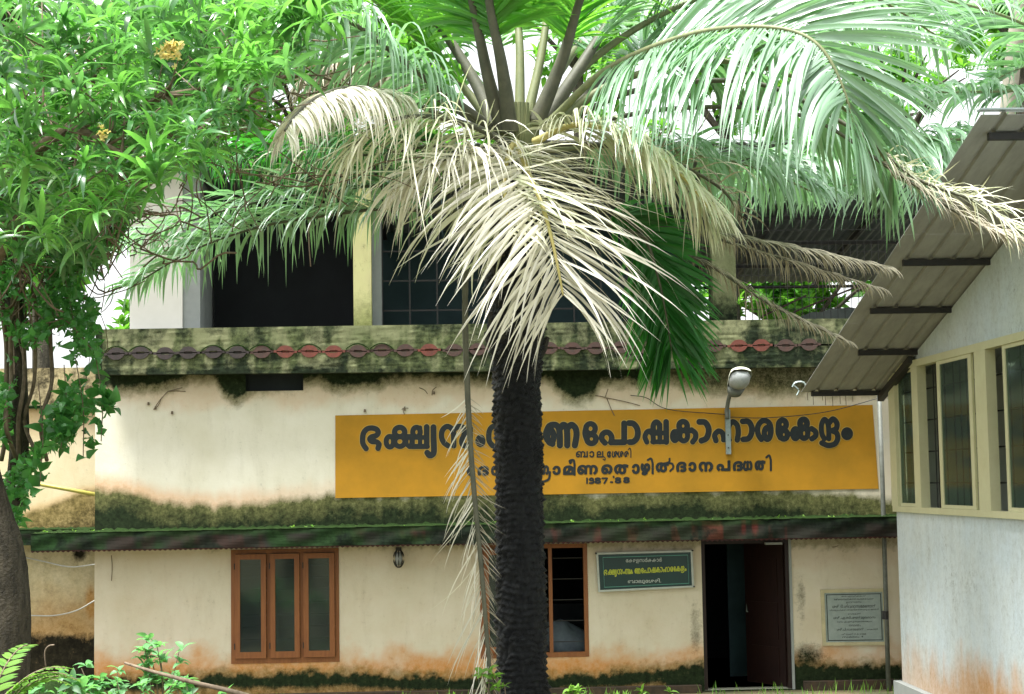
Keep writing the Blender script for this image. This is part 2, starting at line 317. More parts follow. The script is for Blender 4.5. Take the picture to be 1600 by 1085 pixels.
# ================================================================== MAIN BUILDING
bld = thing('office_building', 'cream two storey building with ochre painted sign band, mossy sunshade and open upper floor', 'building', onY(148, 1075, 0))
XL = onY(148, 830)[0]; XR = 8.6
Zs_top = 0.5*(onY(200, 834)[2]+onY(1400, 809)[2])
Zl_bot = onY(700, 581)[2]; Zl_top = onY(700, 508)[2]
W1 = (onY(361, 950)[0], onY(530, 950)[0], onY(445, 1036)[2], onY(445, 858)[2])
W2 = (onY(750, 940)[0], onY(919, 940)[0], onY(880, 1027)[2], onY(880, 850)[2])
DR = (onY(1098, 960)[0], onY(1239, 960)[0], 0.02, onY(1160, 843)[2])
HO = (onY(384, 600)[0], onY(474, 600)[0], onY(430, 611)[2], onY(430, 584)[2])
def blob(px, py, x, y, rx, ry): return np.exp(-(((px-x)/rx)**2+((py-y)/ry)**2)**1.5)
def stain_main(px, py, V):
    n = vnoise(V[:, 0]*3+20, V[:, 2]*3+9, 1, 5); nf = vnoise(V[:, 0]*12, V[:, 2]*12, 2, 4)
    yb = np.interp(px, [148, 200, 260, 320, 400, 520, 800, 1000, 1240, 1300, 1400], [761, 768, 783, 788, 783, 773, 768, 763, 761, 769, 776])
    n4_ = vnoise(V[:, 0]*9+4, V[:, 2]*1.2, 6, 3); d = py-yb + (n-0.5)*16+(n4_-.5)*13
    up = (py < 838)
    olive = sst(-8, 14, d)*up*1.05
    dark = (.25*sst(0, 14, d)+.75*sst(10, 44, d+(n-.5)*30))*up
    orange = np.where(px < 540, sst(-30, -2, d)*np.interp(px, [148, 400, 540], [1, .75, .3]), 0.15*sst(-20, -4, d))*up*0.6
    dark *= np.where((px > 1250), 0.75, 1)
    # under the upper ledge
    t = py-583+(nf-0.5)*14+(n-0.5)*10
    patch = (np.interp(px, [150, 175, 250, 290, 300, 335, 350, 370, 392, 480, 500, 520, 590, 610, 860, 880, 900, 925, 940, 1060, 1100, 1260],
                          [22, 26, 20, 8, 4, 6, 30, 42, 24, 12, 6, 22, 18, 5, 8, 34, 44, 36, 10, 12, 22, 26]))
    dk2 = 1-sst(patch-8, patch+5, t); dk2 = dk2*(py < 640)
    dk2 *= np.where((px > 1000), 0.55, 1)
    dark = np.maximum(dark, dk2); olive = np.maximum(olive, (1-sst(patch, patch+22, t))*(py < 640)*0.75)
    orange = np.maximum(orange, (1-sst(30, 65, py-583+(n-.5)*60))*(py < 660)*0.30)
    orange = np.maximum(orange, blob(px, py, 1180, 600, 80, 22)*0.5)
    # lower wall
    lo = (py > 838)
    orange = np.maximum(orange, sst(985, 1055, py+(n-0.5)*60+(nf-.5)*20)*lo*.95)
    orange = np.maximum(orange, (1-sst(872, 905, py+(n-.5)*40))*lo*0.22)
    orange = np.maximum(orange, lo*(.10+.10*n)+np.interp(px, [500, 900, 1400], [0, .16, .2])*(~lo)*n)
    base = np.interp(px, [148, 300, 540, 700, 930, 1040, 1097, 1245, 1300, 1400], [1062, 1056, 1052, 1060, 1056, 1046, 1038, 1035, 1042, 1040])
    db = sst(-6, 6, py-base+(nf-0.5)*20+(n-.5)*16)*(1-sst(14, 28, py-base-(n-.5)*14)*0.85)
    db = np.where(px > 1040, sst(-6, 6, py-base+(nf-0.5)*20), db)
    dark = np.maximum(dark, db*lo)
    dark = np.maximum(dark, blob(px, py, 1088, 975, 10, 45)*0.55*n*1.6); dark = np.maximum(dark, blob(px, py, 1252, 940, 9, 40)*0.5*n*1.6)
    dark = np.maximum(dark, blob(px, py, 1262, 1028, 26, 22)*0.8)
    olive = np.maximum(olive, sst(-18, 0, py-base+(nf-.5)*20)*lo*0.6)
    olive = np.maximum(olive, (1-sst(850, 864, py+(nf-.5)*20))*lo*0.5)
    return dark, orange, olive
wall = wall_grid('wall', XL, XR, -0.4, Zl_top-0.02, 0.0, [W1, W2, DR, HO], stain_main, M['wall'], bld)
# thickness: end face, reveals, back
m = MB(); T = 0.24
m.add([(XL, 0.004, -.4), (XL, T, -.4), (XL, T, Zl_top-.02), (XL, 0.004, Zl_top-.02)], [(0, 1, 2, 3)])
m.build('wall_end', simple('reveal_plaster', (0.42, 0.42, 0.34), (0.34, 0.34, 0.26), 0.9, 4), bld)
for h in (W1, W2, DR):
    a, b, c, d = h; y0 = 0.0; m = MB()
    m.add([(a, y0, c), (a, T, c), (a, T, d), (a, y0, d)], [(0, 1, 2, 3)]); m.add([(b, y0, c), (b, T, c), (b, T, d), (b, y0, d)], [(3, 2, 1, 0)])
    m.add([(a, y0, c), (b, y0, c), (b, T, c), (a, T, c)], [(0, 1, 2, 3)]); m.add([(a, y0, d), (b, y0, d), (b, T, d), (a, T, d)], [(3, 2, 1, 0)])
    m.build('wall_reveal', bpy.data.materials['reveal_plaster'], bld)

# interior shell, dark rooms
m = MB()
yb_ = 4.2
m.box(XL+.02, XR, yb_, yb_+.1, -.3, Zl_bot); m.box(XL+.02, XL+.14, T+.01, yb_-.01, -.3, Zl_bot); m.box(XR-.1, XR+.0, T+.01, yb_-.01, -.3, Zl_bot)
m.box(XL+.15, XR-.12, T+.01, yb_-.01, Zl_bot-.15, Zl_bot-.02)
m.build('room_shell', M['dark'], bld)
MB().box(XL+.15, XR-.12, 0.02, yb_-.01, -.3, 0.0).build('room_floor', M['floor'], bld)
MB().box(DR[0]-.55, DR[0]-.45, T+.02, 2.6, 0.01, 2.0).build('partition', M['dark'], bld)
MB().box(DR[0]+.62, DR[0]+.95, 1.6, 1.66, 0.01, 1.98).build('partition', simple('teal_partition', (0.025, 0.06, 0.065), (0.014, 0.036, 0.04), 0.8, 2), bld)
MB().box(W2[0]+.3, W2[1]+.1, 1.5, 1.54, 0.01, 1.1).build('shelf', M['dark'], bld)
# wood louvre shelves behind window glass
for k in range(9):
    MB().box(W1[0]+.05, W1[1]-.05, 0.75, 0.95, W1[2]+.05+.17*k, W1[2]+.07+.17*k).build('rack_shelf', simple('rack', (0.12, 0.16, 0.16), None, 0.7, 5) if k == 0 else bpy.data.materials['rack'], bld)

# sunshade slab (leans a hair, as measured)
def slab(name, pxa, pxb, ya, yb, ybota, ybotb, Yf, Yback, mat, parent, fn, n=420):
    A = onY(pxa, ya, Yf); B = onY(pxb, yb, Yf); A2 = onY(pxa, ybota, Yf); B2 = onY(pxb, ybotb, Yf)
    V = []; F = []; t = np.linspace(0, 1, n+1); k = 7
    for i, u in enumerate(t):
        zt = A[2]+(B[2]-A[2])*u; zb = A2[2]+(B2[2]-A2[2])*u; x = A[0]+(B[0]-A[0])*u
        for j in range(k): V.append((x, Yf+0.006*math.sin(x*9+j), zt+(zb-zt)*j/(k-1)))
        V.append((x, Yback, zb)); V.append((x, Yback, zt))
    K = k+2
    for i in range(n):
        for j in range(K):
            F.append((i*K+j, (i+1)*K+j, (i+1)*K+(j+1) % K, i*K+(j+1) % K))
    F.append(tuple(range(K))); F.append(tuple(n*K+j for j in range(K))[::-1])
    o = mesh(name, V, F, mat, parent); paintattr(o, fn); return o, (A, B, A2, B2)
def st_slab(px, py, V):
    n = vnoise(V[:, 0]*2.0+3, V[:, 2]*2+1, 7, 4); n2 = vnoise(V[:, 0]*7+3, V[:, 2]*1.5+1, 8, 3)
    green = sst(0.38, 0.62, n)*np.interp(px, [0, 300, 600, 900, 1100, 1400], [1, 1, .8, .5, .3, .5])
    topg = (V[:, 2] > Zs_top-0.03)*0.7
    red = sst(0.52, 0.62, n2)*np.interp(px, [0, 250, 500, 1050, 1130, 1200, 1250], [0, .08, .2, .5, .95, .9, 0])
    return 0.72*sst(0.42, 0.60, vnoise(V[:, 0]*3+13, V[:, 2]*3, 9, 3)), red*0.9, np.maximum(green, topg)
SL, sc4 = slab('sunshade', 48, 1420, 835, 808, 861, 838, -0.62, -0.004, M['slab'], bld, st_slab)
# corrugated lip under the slab
V = []; F = []; n = 700
A, B, A2, B2 = sc4
for i in range(n+1):
    u = i/n; x = A2[0]+(B2[0]-A2[0])*u; z = A2[2]+(B2[2]-A2[2])*u
    dz = 0.018+0.010*math.sin(i*math.pi/2*1.0)
    V += [(x, -.60, z), (x, -.60, z-dz), (x, -.57, z-dz), (x, -.57, z)]
for i in range(n):
    for j in range(4): F.append((i*4+j, (i+1)*4+j, (i+1)*4+(j+1) % 4, i*4+(j+1) % 4))
mesh('corrugated_lip', V, F, simple('rusty_lip', (0.10, 0.03, 0.03), (0.03, 0.02, 0.02), 0.9, 10), bld)
# moss skin on the slab top
V = []; F = []; n = 300; K = 6
for i in range(n+1):
    u = i/n; x = A[0]+(B[0]-A[0])*u; z = A[2]+(B[2]-A[2])*u
    for j in range(K):
        y = -0.625+0.62*j/(K-1); V.append((x, y, z+0.006+random.random()*0.018*(0.4 if j == 0 else 1)+(0.03*random.random() if j == K-1 else 0)))
for i in range(n):
    for j in range(K-1): F.append((i*K+j, (i+1)*K+j, (i+1)*K+j+1, i*K+j+1))
mesh('moss_layer', V, F, M['moss'], bld, True)

# upper ledge: fascia in two courses with a slot between, tiles in the slot
zc = lambda x: onY(proj(np.array([x, -.3, 4.6]))[0], np.interp(proj(np.array([x, -.3, 4.6]))[0], [170, 700, 1280], [553, 547, 539]), -.34)[2]
def st_fas(px, py, V):
    n = vnoise(V[:, 0]*2.6+3, V[:, 2]*2.6+1, 17, 5); n2 = vnoise(V[:, 0]*9+3, V[:, 2]*2.0+1, 18, 4)
    far = np.interp(px, [150, 600, 900, 1100, 1300], [0, .1, .25, .55, .6])
    low = sst(546, 556, py)
    dark = sst(0.50, 0.62, n)*0.45+far*0.45+0.38*sst(572, 582, py)+0.2*sst(.5, .6, n2)+low*0.18
    return dark, 0.5*sst(0.5, 0.65, n2)*(py > 525), 0.28+0.55*sst(0.42, 0.6, n2)
m = MB()
XFL = onY(160, 545, -.34)[0]; XFR = onY(1320, 545, -.34)[0]+.6
def grid_box(name, x0, x1, y0, y1, zlo, zhi, mat, parent, fn, step=0.035, nz=10):
    nx = int((x1-x0)/step); V = []; F = []
    for i in range(nx+1):
        x = x0+(x1-x0)*i/nx; lo = zlo(x) if callable(zlo) else zlo; hi = zhi(x) if callable(zhi) else zhi
        col = [(y0+0.010*(vnoise(x*5, j, 21, 2)-.5), lo+(hi-lo)*j/nz) for j in range(nz+1)]+[(y1, hi), (y1, lo)]
        V += [(x, float(y), float(z)) for y, z in col]
    K = nz+3
    for i in range(nx):
        for j in range(K): F.append((i*K+j, (i+1)*K+j, (i+1)*K+(j+1) % K, i*K+(j+1) % K))
    F.append(tuple(range(K))); F.append(tuple(nx*K+j for j in range(K))[::-1])
    o = mesh(name, V, F, mat, parent); paintattr(o, fn); return o
zt_ = lambda x: Zl_top+0.0; 
ZLT = lambda x: onY(*[proj(np.array([x, -.3, 4.6]))[0], np.interp(proj(np.array([x, -.3, 4.6]))[0], [150, 700, 1300], [515, 507, 498])], -.34)[2]
ZLB = lambda x: onY(*[proj(np.array([x, -.3, 4.6]))[0], np.interp(proj(np.array([x, -.3, 4.6]))[0], [150, 700, 1300], [586, 581, 573])], -.34)[2]
grid_box('parapet_course', XFL, XFR, -.34, -.16, lambda x: zc(x)+.013, ZLT, M['fascia'], bld, st_fas)
grid_box('parapet_course', XFL, XFR, -.34, -.16, ZLB, lambda x: zc(x)-.013, M['fascia'], bld, st_fas)
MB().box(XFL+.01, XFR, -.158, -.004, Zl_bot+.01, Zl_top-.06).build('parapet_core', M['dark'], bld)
# scalloped clay tiles
def tile_mesh(name, moss_top):
    bm = MB(); a, h, t = 0.118, 0.072, 0.03; n = 14
    def half(s):
        out = []
        for i in range(n+1):
            u = -1+2*i/n; out.append((u*a, s*(h*(1-abs(u)**2.6)+0.010)))
        inner = [(a, s*0.006), (0.055, s*0.006), (0.05, s*0.016), (-0.05, s*0.016), (-0.055, s*0.006), (-a, s*0.006)]
        pts = [(x, 0, z) for x, z in out+inner]
        bm.prism(pts, (0, t, 0))
    half(1); half(-1)
    bm.box(a, 0.155, 0.004, t, -0.016, 0.016)
    bm.box(-0.155, -a, 0.004, t, -0.016, 0.016)
    bm.box(-0.05, 0.05, t-0.003, t, -0.016, 0.016)
    me = bpy.data.meshes.new(name); me.from_pydata(bm.V, [], bm.F); me.update(); return me
tmA = tile_mesh('clay_tile', True); tmA.materials.append(M['tile']); tmB = tmA.copy(); tmB.materials.clear(); tmB.materials.append(M['tilered'])
M['tilemid'] = simple('faded_clay_tile', (0.08, 0.04, 0.032), (0.05, 0.035, 0.03), 0.8, 18); tmC = tmA.copy(); tmC.materials.clear(); tmC.materials.append(M['tilemid'])
x = onY(181, 550, -.36)[0]; xe = onY(1290, 545, -.36)[0]; i = 0; step_ = 37.35/F_PX*22.3
mrim = MB()
while x < xe:
    p = proj(np.array([x, -.36, zc(x)]))[0]
    me = tmB if (425 < p < 535 or 660 < p < 685 or 1150 < p < 1200) else (tmC if (540 < p < 660 or p > 690 or 405 < p < 425) else tmA)
    o = link('clay_tile', me, bld); o.location = (x+random.uniform(-.008, .008), -.362+random.uniform(0, .014), zc(x)+random.uniform(-.006, .006)); o.rotation_euler = (0, -0.004+random.uniform(-.05, .05), 0); o.matrix_parent_inverse = Matrix.Translation(-bld.location)
    arc = [(x-.155+.31*k/10, -.352, zc(x)+.024+.074*(1-abs(-1+.2*k)**1.9)) for k in range(11)]
    if p < 620 and random.random() < .85: mrim.tube(arc, .0075, 5)
    x += step_; i += 1
mrim.build('moss_rim', M['moss'], bld)

# pillar broken opening filler under the ledge and stubs of brick
MB().box(HO[0]-.02, HO[1]+.02, .10, .16, HO[2]-.02, HO[3]+.02).build('vent_recess', M['dark'], bld)

# ---- windows
def window(spec, name_label, leaves, Yf=0.035):
    x0, x1, z0, z1 = spec; fw = 0.055
    wn = thing('window', None, None, ((x0+x1)/2, Yf, z0)); wn.parent = bld; wn.matrix_parent_inverse = Matrix.Translation(-bld.location)
    if name_label: wn['label'] = name_label
    def sub(mb, nm, mat, rot=None):
        o = bpy.data.objects.new(nm, bpy.data.meshes.new(nm)); o.data.from_pydata(mb.V, [], mb.F); o.data.update(); o.data.materials.append(mat)
        C.objects.link(o); o.parent = wn; o.matrix_parent_inverse = Matrix.Translation(-wn.location) ; 
        if rot:
            pv, ax = rot; Mx = Matrix.Translation(pv) @ Matrix.Rotation(ax[0], 4, ax[1]) @ Matrix.Translation(-Vector(pv)); o.matrix_parent_inverse = Matrix.Translation(-wn.location)@Mx
        return o
    f = MB(); f.box(x0+.001, x0+fw, -.01, .07, z0+.001, z1-.001); f.box(x1-fw, x1-.001, -.01, .07, z0+.001, z1-.001)
    f.box(x0+fw+.001, x1-fw-.001, -.01, .07, z0+.001, z0+fw+.01); f.box(x0+fw+.001, x1-fw-.001, -.01, .07, z1-fw, z1-.001)
    W = (x1-x0-2*fw)
    for k in (1, 2): f.box(x0+fw+W*k/3-.024, x0+fw+W*k/3+.024, -.008, .068, z0+fw+.011, z1-fw-.001)
    sub(f, 'window_frame', M['wood'])
    for k in leaves:
        a = x0+fw+W*k/3+(.026 if k else .002); b = x0+fw+W*(k+1)/3-(.026 if k < 2 else .002); c = z0+fw+.016; d = z1-fw-.006; s = .068; y0, y1 = -.042, -.010
        cm = MB(); cm.box(a, a+s, y0, y1, c, d); cm.box(b-s, b, y0, y1, c, d); cm.box(a+s+.001, b-s-.001, y0, y1, c, c+.085); cm.box(a+s+.001, b-s-.001, y0, y1, d-.07, d)
        ang = [0.035, 0.02, 0.03][k]
        rot = ((a, y1, c), (-ang, 'Z'))
        sub(cm, 'casement', M['wood'], rot)
        sub(MB().box(a+s-.004, b-s+.004, (y0+y1)/2-.003, (y0+y1)/2+.003, c+.08, d-.065), 'pane', M['glass'], rot)
        hm = MB(); hm.tube([(a-.006, y0-.004, c+.12), (a-.006, y0-.004, c+.2)], .007, 6); sub(hm, 'hinge', M['steel'])
        hm = MB(); hm.tube([(a-.006, y0-.004, d-.2), (a-.006, y0-.004, d-.12)], .007, 6); sub(hm, 'hinge', M['steel'])
    return wn
window(W1, 'brown wooden window of three closed glazed casements', (0, 1, 2))
wn2 = window(W2, 'brown wooden window behind the palm trunk, right casement missing', (0,))
for k in range(5):
    zz = W2[2]+.2+k*.28
    b = MB().tube([(W2[0]+.06, .05, zz), (W2[1]-.06, .05, zz)], .007, 6); o = b.build('window_bar', M['steel'], bld)
# sack inside window 2
sk = thing('sack', 'pale blue grey sack lying inside the open window beside the palm trunk', 'sack', (W2[1]-.3, .7, W2[2]-.1))
V = []; F = []; n = 22
for j in range(12):
    ph = math.pi*j/11
    for i in range(n):
        th = 2*math.pi*i/n; r = 1+.12*math.sin(3*th+j)+.1*random.random()
        V.append((W2[1]-.25+.36*r*math.sin(ph)*math.cos(th), .75+.25*r*math.sin(ph)*math.sin(th), W2[2]+.12+.26*r*math.cos(ph)+.15*(-math.cos(th))*math.sin(ph)))
for j in range(11):
    for i in range(n): F.append((j*n+i, j*n+(i+1) % n, (j+1)*n+(i+1) % n, (j+1)*n+i))
mesh('sack_body', V, F, M['cloth'], sk, True)

# ---- door
dr = thing('door', None, None, (DR[1], 0.05, 0)); dr.parent = bld; dr.matrix_parent_inverse = Matrix.Translation(-bld.location); dr['label'] = 'dark red brown door standing open inwards'
def subp(mb, nm, mat, par):
    me = bpy.data.meshes.new(nm); me.from_pydata(mb.V, [], mb.F); me.update(); me.materials.append(mat)
    o = bpy.data.objects.new(nm, me); C.objects.link(o); o.parent = par
    L = par.matrix_parent_inverse.inverted().translation if par.parent else Vector((0, 0, 0))
    o.matrix_parent_inverse = Matrix.Translation(-par.location); return o
f = MB(); f.box(DR[0]+.001, DR[0]+.05, .02, .13, 0.01, DR[3]-.001); f.box(DR[1]-.085, DR[1]-.035, .02, .13, 0.01, DR[3]-.001); f.box(DR[0]+.051, DR[1]-.086, .02, .13, DR[3]-.06, DR[3]-.002)
subp(f, 'door_frame', M['doorwood'], dr)
lf = MB(); lx, ly = DR[1]-.09, .135; q = R_(118)   # swung in
def rotp(u, v, z): return (lx - u*math.cos(q-R_(0))*-1*(-1) , ly+u*math.sin(q), z)
ux, uy = -math.cos(R_(58)), math.sin(R_(58)); vx, vy = uy, -ux
def leafbox(u0, u1, v0, v1, z0, z1):
    P = [(lx+u*ux+v*vx, ly+u*uy+v*vy) for u, v in ((u0, v0), (u1, v0), (u1, v1), (u0, v1))]
    lf.prism([(x_, y_, z0) for x_, y_ in P], (0, 0, z1-z0))
leafbox(0, .78, 0, .035, .03, DR[3]-.08)
for z0, z1 in ((.15, .55), (.65, 1.15), (1.25, 1.75)): leafbox(.12, .66, -.012, -.001, z0, z1)
subp(lf, 'door_leaf', M['doorwood'], dr)
hd = MB(); hd.tube([(lx+.7*ux-.03*vx, ly+.7*uy-.03*vy, 1.0), (lx+.7*ux-.05*vx, ly+.7*uy-.05*vy, 1.0), (lx+.7*ux-.05*vx, ly+.7*uy-.05*vy, 1.12)], .008, 6); subp(hd, 'handle', M['galv'], dr)
MB().box(DR[1]-.034, DR[1]-.001, -.012, .15, 0.01, DR[3]-.001).build('door_jamb', M['grey'], bld)
MB().box(DR[0]-.05, DR[1]+.1, -.55, -.02, -.3, -.03).build('door_step', M['floor'], bld)
MB().box(onY(1196, 846, -.1)[0], onY(1222, 846, -.1)[0], -.12, -.03, onY(1200, 848, -.1)[2]-.03, onY(1200, 848, -.1)[2]).build('door_stop_block', M['grey'], bld)
MB().box(XL-.05, DR[0]-.06, -.14, -.006, -.5, 0.10).build('plinth', simple('red_brown_plinth', (0.075, 0.045, 0.025), (0.02, 0.018, 0.012), 0.9, 6, bmp=.6), bld)
MB().box(DR[1]+.11, XR, -.14, -.006, -.5, 0.12).build('plinth', bpy.data.materials['red_brown_plinth'], bld)

# ---- painted sign: panel + lettering traced as strokes, turned into outlines by a distance field
cor = [(524, 649.5), (1363, 633), (1372.5, 764), (524, 778.5)]
def sgn(px, py, off): p = onY(px, py, 0.0); return np.array([p[0], off, p[2]])
ps = thing('painted_sign', None, None, onY(524, 778)); ps.parent = bld; ps.matrix_parent_inverse = Matrix.Translation(-bld.location); ps['label'] = 'ochre yellow sign painted on the wall with dark lettering'
V = []; F = []; nu, nv = 60, 10
for j in range(nv+1):
    for i in range(nu+1):
        u, v = i/nu, j/nv; a = (np.array(cor[0])*(1-u)+np.array(cor[1])*u); b = (np.array(cor[3])*(1-u)+np.array(cor[2])*u); q = a*(1-v)+b*v
        V.append(sgn(q[0], q[1], -.014))
F = [(j*(nu+1)+i, (j+1)*(nu+1)+i, (j+1)*(nu+1)+i+1, j*(nu+1)+i+1) for j in range(nv) for i in range(nu)]
o = MB().add(V, F); subp(o, 'paint_panel', M['paint'], ps)
def ell(cx, cy, rx, ry, a0=0, a1=360, n=22): return [(cx+rx*math.cos(R_(a0+(a1-a0)*i/n)), cy+ry*math.sin(R_(a0+(a1-a0)*i/n))) for i in range(n+1)]
def crv(*p): return [tuple(q) for q in spline(np.array(p, float), 7*len(p))]
def ln(*p): return list(p)
def reg(ox, oy, s, r, strokes, sy=None): return [([(ox+x/s, oy+y/s) for x, y in st], (rr or r)/s) for st, rr in [(q if isinstance(q, tuple) and isinstance(q[1], (int, float)) and isinstance(q[0], list) else (q, None)) for q in strokes]]
title = []
title += reg(550, 645, 10.667, 40, [crv((235, 600), (185, 520), (178, 430), (195, 340), (250, 275), (330, 258), (410, 280), (438, 335), (400, 385), (330, 405), (298, 440), (330, 480), (410, 490), (450, 530), (435, 595)),
    (ell(632, 485, 62, 88), 38), (ell(795, 325, 85, 78), 40), (ell(798, 482, 85, 82), 38), (ln((640, 392), (980, 392)), 30),
    (ell(950, 482, 42, 80), 30), (ell(1075, 325, 62, 80), 38), (ln((960, 565), (1255, 565)), 38), (ln((1012, 390), (1012, 560)), 32), (ln((1135, 250), (1135, 560)), 32), (ln((1245, 240), (1245, 560)), 42), (ln((960, 415), (1250, 415)), 34),
    (crv((1358, 245), (1360, 450), (1365, 640), (1340, 700), (1290, 712), (1255, 670)), 44)])
title += reg(670, 645, 13.333, 50, [crv((400, 690), (310, 620), (265, 500), (285, 370), (370, 292), (460, 320), (510, 400), (518, 520), (520, 690)),
    crv((540, 340), (620, 290), (700, 300), (740, 380), (730, 480), (690, 560), (690, 640), (730, 690), (800, 680), (850, 600), (862, 450), (860, 300)),
    (ell(1075, 590, 52, 78), 48), crv((1330, 690), (1262, 600), (1248, 470), (1275, 350), (1350, 285), (1430, 310), (1455, 400), (1458, 690)),
    crv((1470, 340), (1560, 290), (1640, 310), (1660, 400), (1640, 520), (1640, 640), (1690, 690), (1760, 650), (1790, 500), (1790, 300)),
    (ell(1880, 620, 50, 70), 40), (ell(2000, 420, 60, 70), 40), (ell(2000, 600, 60, 80), 40), (ln((1880, 530), (2130, 530)), 36), (crv((2100, 530), (2150, 600), (2120, 690)), 36)])
title += reg(840, 645, 10.667, 46, [crv((245, 520), (160, 450), (142, 340), (195, 225), (290, 205), (350, 260), (368, 380), (370, 545)), (ell(215, 400, 52, 112), 42),
    crv((372, 270), (425, 205), (480, 250), (492, 400), (492, 545)), crv((500, 250), (565, 205), (628, 260), (648, 370), (618, 545)),
    (ell(880, 268, 78, 82), 40), (ell(895, 440, 75, 74), 42), (crv((812, 230), (790, 350), (830, 480)), 42),
    (crv((1120, 505), (1072, 450), (1070, 380), (1120, 332), (1190, 340), (1232, 410), (1222, 500)), 42), (ln((1220, 495), (1440, 495), (1440, 180)), 44)])
title += reg(970, 645, 10.667, 44, [crv((135, 175), (205, 185), (262, 250), (282, 340), (262, 430), (205, 485), (145, 492)),
    (crv((430, 490), (400, 400), (445, 315), (520, 330), (545, 490)), 38), (ell(590, 250, 55, 92), 40), (ln((525, 488), (765, 488)), 34), (ln((648, 200), (648, 490)), 36), (ln((752, 155), (755, 490)), 42), (ln((500, 340), (755, 340)), 34),
    (ell(898, 392, 42, 78), 36), (ell(1035, 225, 68, 74), 42), (ell(1045, 385, 66, 88), 38), (ln((890, 312), (1200, 305)), 34), (crv((1175, 290), (1238, 345), (1240, 420), (1195, 488)), 40),
    crv((1305, 155), (1400, 165), (1455, 250), (1458, 340), (1420, 430), (1340, 468))])
title += reg(1100, 640, 10.667, 40, [crv((195, 520), (175, 430), (238, 362), (305, 400), (330, 505)), (ln((320, 510), (420, 510)), 36), crv((408, 510), (405, 300), (470, 208), (545, 260), (568, 380), (550, 510)),
    (crv((640, 200), (735, 205), (788, 290), (786, 400), (735, 485), (650, 500)), 42), crv((950, 500), (900, 420), (890, 300), (940, 212), (1015, 188), (1090, 240), (1112, 370), (1085, 460), (1030, 490)), (ell(1052, 400, 52, 100), 40)])
title += reg(1210, 640, 10.667, 42, [ell(130, 250, 62, 70), ell(152, 420, 60, 72), crv((65, 250), (60, 380), (95, 470)),
    (ell(345, 405, 46, 84), 38), (ell(480, 235, 58, 68), 44), (ell(490, 395, 62, 88), 40), (ln((345, 330), (640, 330)), 34), (crv((615, 320), (678, 370), (680, 440), (620, 490)), 40),
    (crv((825, 490), (785, 400), (780, 260), (828, 168), (885, 235), (900, 360), (902, 490)), 38), (crv((905, 230), (970, 160), (1035, 230), (1025, 320), (965, 355), (1035, 400), (1048, 490), (1000, 575), (890, 600), (785, 560)), 40),
    (ell(1205, 405, 50, 58), 44)])
title = [(p_, r_*1.14) for p_, r_ in title]
l2 = reg(840, 645, 10.667, 10, [crv((655, 655), (640, 715), (680, 745), (712, 700), (705, 655)), ln((715, 660), (722, 745), (832, 745), (825, 645)), crv((860, 655), (915, 642), (938, 690), (915, 742), (868, 745)),
    ln((985, 745), (985, 665)), crv((985, 665), (1040, 645), (1060, 690), (1010, 710)), ln((985, 745), (1085, 745), (1085, 650)), crv((1095, 745), (1135, 755), (1125, 785), (1098, 770)),
    crv((1160, 655), (1158, 730), (1200, 745), (1218, 690), (1200, 650)), crv((1235, 745), (1250, 665), (1290, 650), (1310, 700), (1260, 720)), ln((1300, 745), (1390, 655)), ln((1310, 660), (1390, 745)), crv((1395, 655), (1430, 690), (1400, 745)),
    crv((1455, 745), (1440, 680), (1478, 648), (1508, 700), (1480, 745)), ln((1548, 745), (1552, 640)), crv((1552, 640), (1530, 600), (1505, 630))])
l3 = reg(720, 700, 5.714, 11, [crv((105, 170), (70, 178), (58, 220), (95, 242)), crv((205, 240), (160, 215), (170, 178), (215, 165), (245, 190), (215, 205), (250, 225), (225, 245)), crv((305, 170), (275, 200), (292, 240)),
    crv((330, 240), (310, 200), (340, 165), (370, 200), (370, 240), (420, 240)), crv((440, 240), (430, 180), (470, 165), (500, 200), (480, 240)),
    crv((560, 240), (530, 200), (560, 165), (600, 190), (590, 240)), crv((722, 215), (712, 170), (750, 150), (786, 175), (785, 230), (765, 268), (715, 275), (695, 250)), crv((822, 165), (865, 158), (888, 195), (865, 238), (820, 238)),
    crv((925, 238), (915, 195), (945, 160), (985, 165), (988, 200), (950, 205)), ln((922, 240), (1020, 240)), ln((1016, 240), (1016, 130)), crv((1016, 135), (1000, 108), (975, 120)),
    crv((1062, 238), (1038, 195), (1065, 158), (1102, 165), (1112, 238)), (ell(1072, 205, 16, 30), 6), crv((1112, 170), (1140, 150), (1162, 175), (1165, 235)), crv((1165, 170), (1195, 152), (1216, 185), (1200, 232)),
    crv((1292, 232), (1255, 200), (1265, 162), (1305, 143), (1345, 165), (1352, 225)), (ell(1398, 192, 28, 36), 9), (ell(1450, 192, 28, 36), 9), crv((1470, 150), (1508, 175), (1508, 205), (1490, 228)), crv((1530, 155), (1572, 150), (1592, 190), (1572, 230), (1530, 226))])
